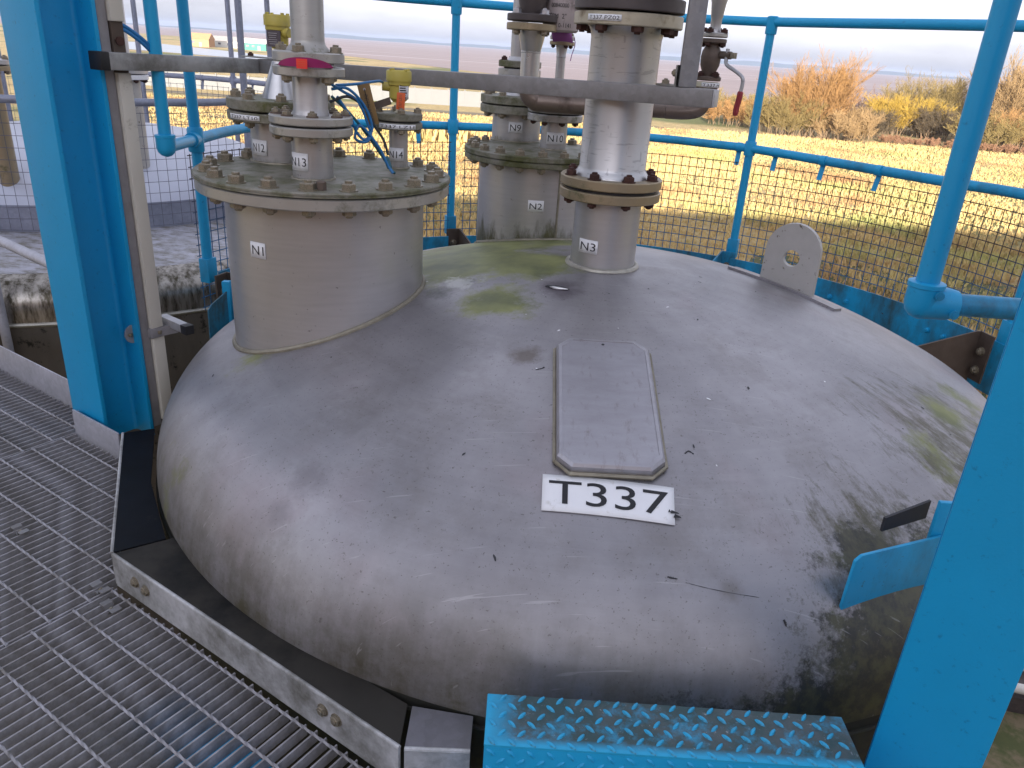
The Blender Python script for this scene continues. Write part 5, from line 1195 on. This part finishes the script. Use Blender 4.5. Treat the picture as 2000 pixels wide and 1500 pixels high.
# ------------------------------------------------------------------ neighbouring tank at left
NC = (-3.1, 5.6); NR = 2.25
def neighbour():
    t = thing('storage_tank', 'neighbouring tank with pale dome and blackened wall behind the left column', 'tank', (NC[0], NC[1], 0))
    kr = .15
    kn = [(NR - kr + kr * cos(pi / 2 * k / 10 * .93), .06 + kr * sin(pi / 2 * k / 10 * .93)) for k in range(11)]
    part('shell', MB().lathe(*NC, [(NR, -6.), (NR, -.02), (NR + .012, .0)], 120, caps=False), 'neighbour_shell', t)
    part('band', MB().lathe(*NC, [(NR + .006, -.005)] + [(a + .006, b) for a, b in kn], 140, caps=False), 'neighbour_band', t)
    part('shoulder', MB().lathe(*NC, [(kn[-1][0] + .004, kn[-1][1]), (1.9, .225), (1.6, .245), (1.36, .26)], 140, caps=False), 'neighbour_frost', t, ang=60)
    dm = [(1.38 * cos(pi / 2 * k / 24), .24 + .46 * sin(pi / 2 * k / 24) ** .85) for k in range(24)] + [(.001, .70)]
    part('dome', MB().lathe(*NC, dm, 140, caps=False), 'neighbour_dome', t, ang=60)
    m = MB(); m.tube(arc3(NC, NR + .004, 0, 2 * pi * .99, -.01, 100), .012, 6, closed=True); part('weld_seam', m, 'weld', t)
    # nozzle seen between trunking and pole, nozzle left of the column
    def noz(x, y, r, fr, zf, bm, mat, fmat, up=True):
        nk = part('nozzle_neck', MB().lathe(x, y, [(r, .45), (r, zf)], 40), mat, t); flange(nk, x, y, fr, zf - .002, zf + .024, fmat); bolt_ring(nk, x, y, fr * .83, zf - .002, 8, .016, bm, False, .2)
        if up:
            u = part('nozzle_riser', MB().lathe(x, y, [(fr - .003, zf + .03), (fr, zf + .033), (fr, zf + .052), (fr - .003, zf + .055), (r * .6, zf + .06), (r * .5, zf + .12), (r * .5, zf + 1.6)], 40), 'steel', t); bolt_ring(u, x, y, fr * .83, zf + .055, 8, .016, bm, True, .2)
    noz(-2.40, 4.85, .075, .125, 1.055, 'rust_bolt', 'lug_paint', 'white_label'); noz(-2.93, 4.42, .05, .11, 1.08, 'bolt_steel', 'steel_tan', 'steel_tan')
    g = thing('guard_rail', 'grey galvanised guard rail with wire mesh round the neighbouring tank', 'railing', (NC[0], NC[1], .3))
    R_ = 1.50
    for nm, z in (('top_rail', 1.72), ('mid_rail', .96)):
        m = MB(); m.tube(arc3(NC, R_, 0, 2 * pi * 95 / 96, z, 95), .0212, 12, closed=True); part(nm, m, 'galv_grey_rail', g)
    for a in (-119, -25, 12, 50, 68, 100, 140, 185, 230):
        a = radians(a); X, Y = NC[0] + R_ * cos(a), NC[1] + R_ * sin(a); p = part('post', MB().lathe(X, Y, [(.0205, .26), (.0205, 1.71)], 16), 'galv_grey_rail', g)
        part('tee_fitting', MB().lathe(X, Y, [(.028, .93), (.028, .99)], 16), 'galv_grey_rail', p)
        m = MB(); m.box((X + .03 * cos(a), Y + .03 * sin(a), .36), (.012, .07, .16), a); part('base_cleat', m, 'galvanised', p)
    m = MB(); n = 90; k = n + 1
    for rr in (R_ - .06, R_ - .054):
        for z in (.26, .405): m.v += arc3(NC, rr, 0, 2 * pi, z, n)
    for i in range(n): m.f += [(i, i + 1, k + i + 1, k + i), (2 * k + i, 2 * k + i + 1, 3 * k + i + 1, 3 * k + i), (k + i, k + i + 1, 3 * k + i + 1, 3 * k + i)]
    part('toe_board', m, 'galv_grey_rail', g)
    for a0, a1 in ((-118, -26), (-24, 11), (13, 49), (51, 67), (69, 99), (101, 139), (141, 184), (186, 229), (-129, -120)): mesh_panel(g, NC, R_ - .035, radians(a0), radians(a1), .27, .90, 'wire_grey', .056, .0015)
    for a in (-64, -40, -90, 60, 80, 95, 30): clip(g, NC, R_, radians(a), .96, 'galv_grey_rail', .075)
    h = thing('hand_rail', 'low grey tube rail at the left edge beyond the kick plate', 'railing', (-2.3, 3.3, .1))
    m = MB(); m.tube([(-3.2, 3.99, .45), (-2.279, 3.291, .45), (-1.60, 2.775, .45)], .021, 14); part('tube', m, 'galvanised_light', h)
    m = MB(); m.tube([(-2.42, 3.40, .45), (-2.42, 3.40, -.3)], .021, 14); part('stanchion', m, 'galvanised_light', h)
simple('wire_grey', (.13, .13, .17), .6, .2, .2, 5); neighbour()

# ------------------------------------------------------------------ sea haze
def haze():
    m = MB(); m.box((0, 3000, 11), (18400, 12400, 42)); me = m.mesh('haze', 'black_ink', smooth=False)
    mt = bpy.data.materials.new('haze_air'); mt.use_nodes = True; nt = mt.node_tree; nt.nodes.clear()
    pv = nt.nodes.new('ShaderNodeVolumePrincipled'); pv.inputs['Color'].default_value = (.60, .70, .95, 1); pv.inputs['Density'].default_value = .00011; pv.inputs['Anisotropy'].default_value = .0
    om = nt.nodes.new('ShaderNodeOutputMaterial'); nt.links.new(pv.outputs[0], om.inputs['Volume'])
    me.materials.clear(); me.materials.append(mt); o = link('haze', me); o['kind'] = 'stuff'; o['label'] = 'thin pale sea haze over the estuary'; o['category'] = 'haze'
haze()
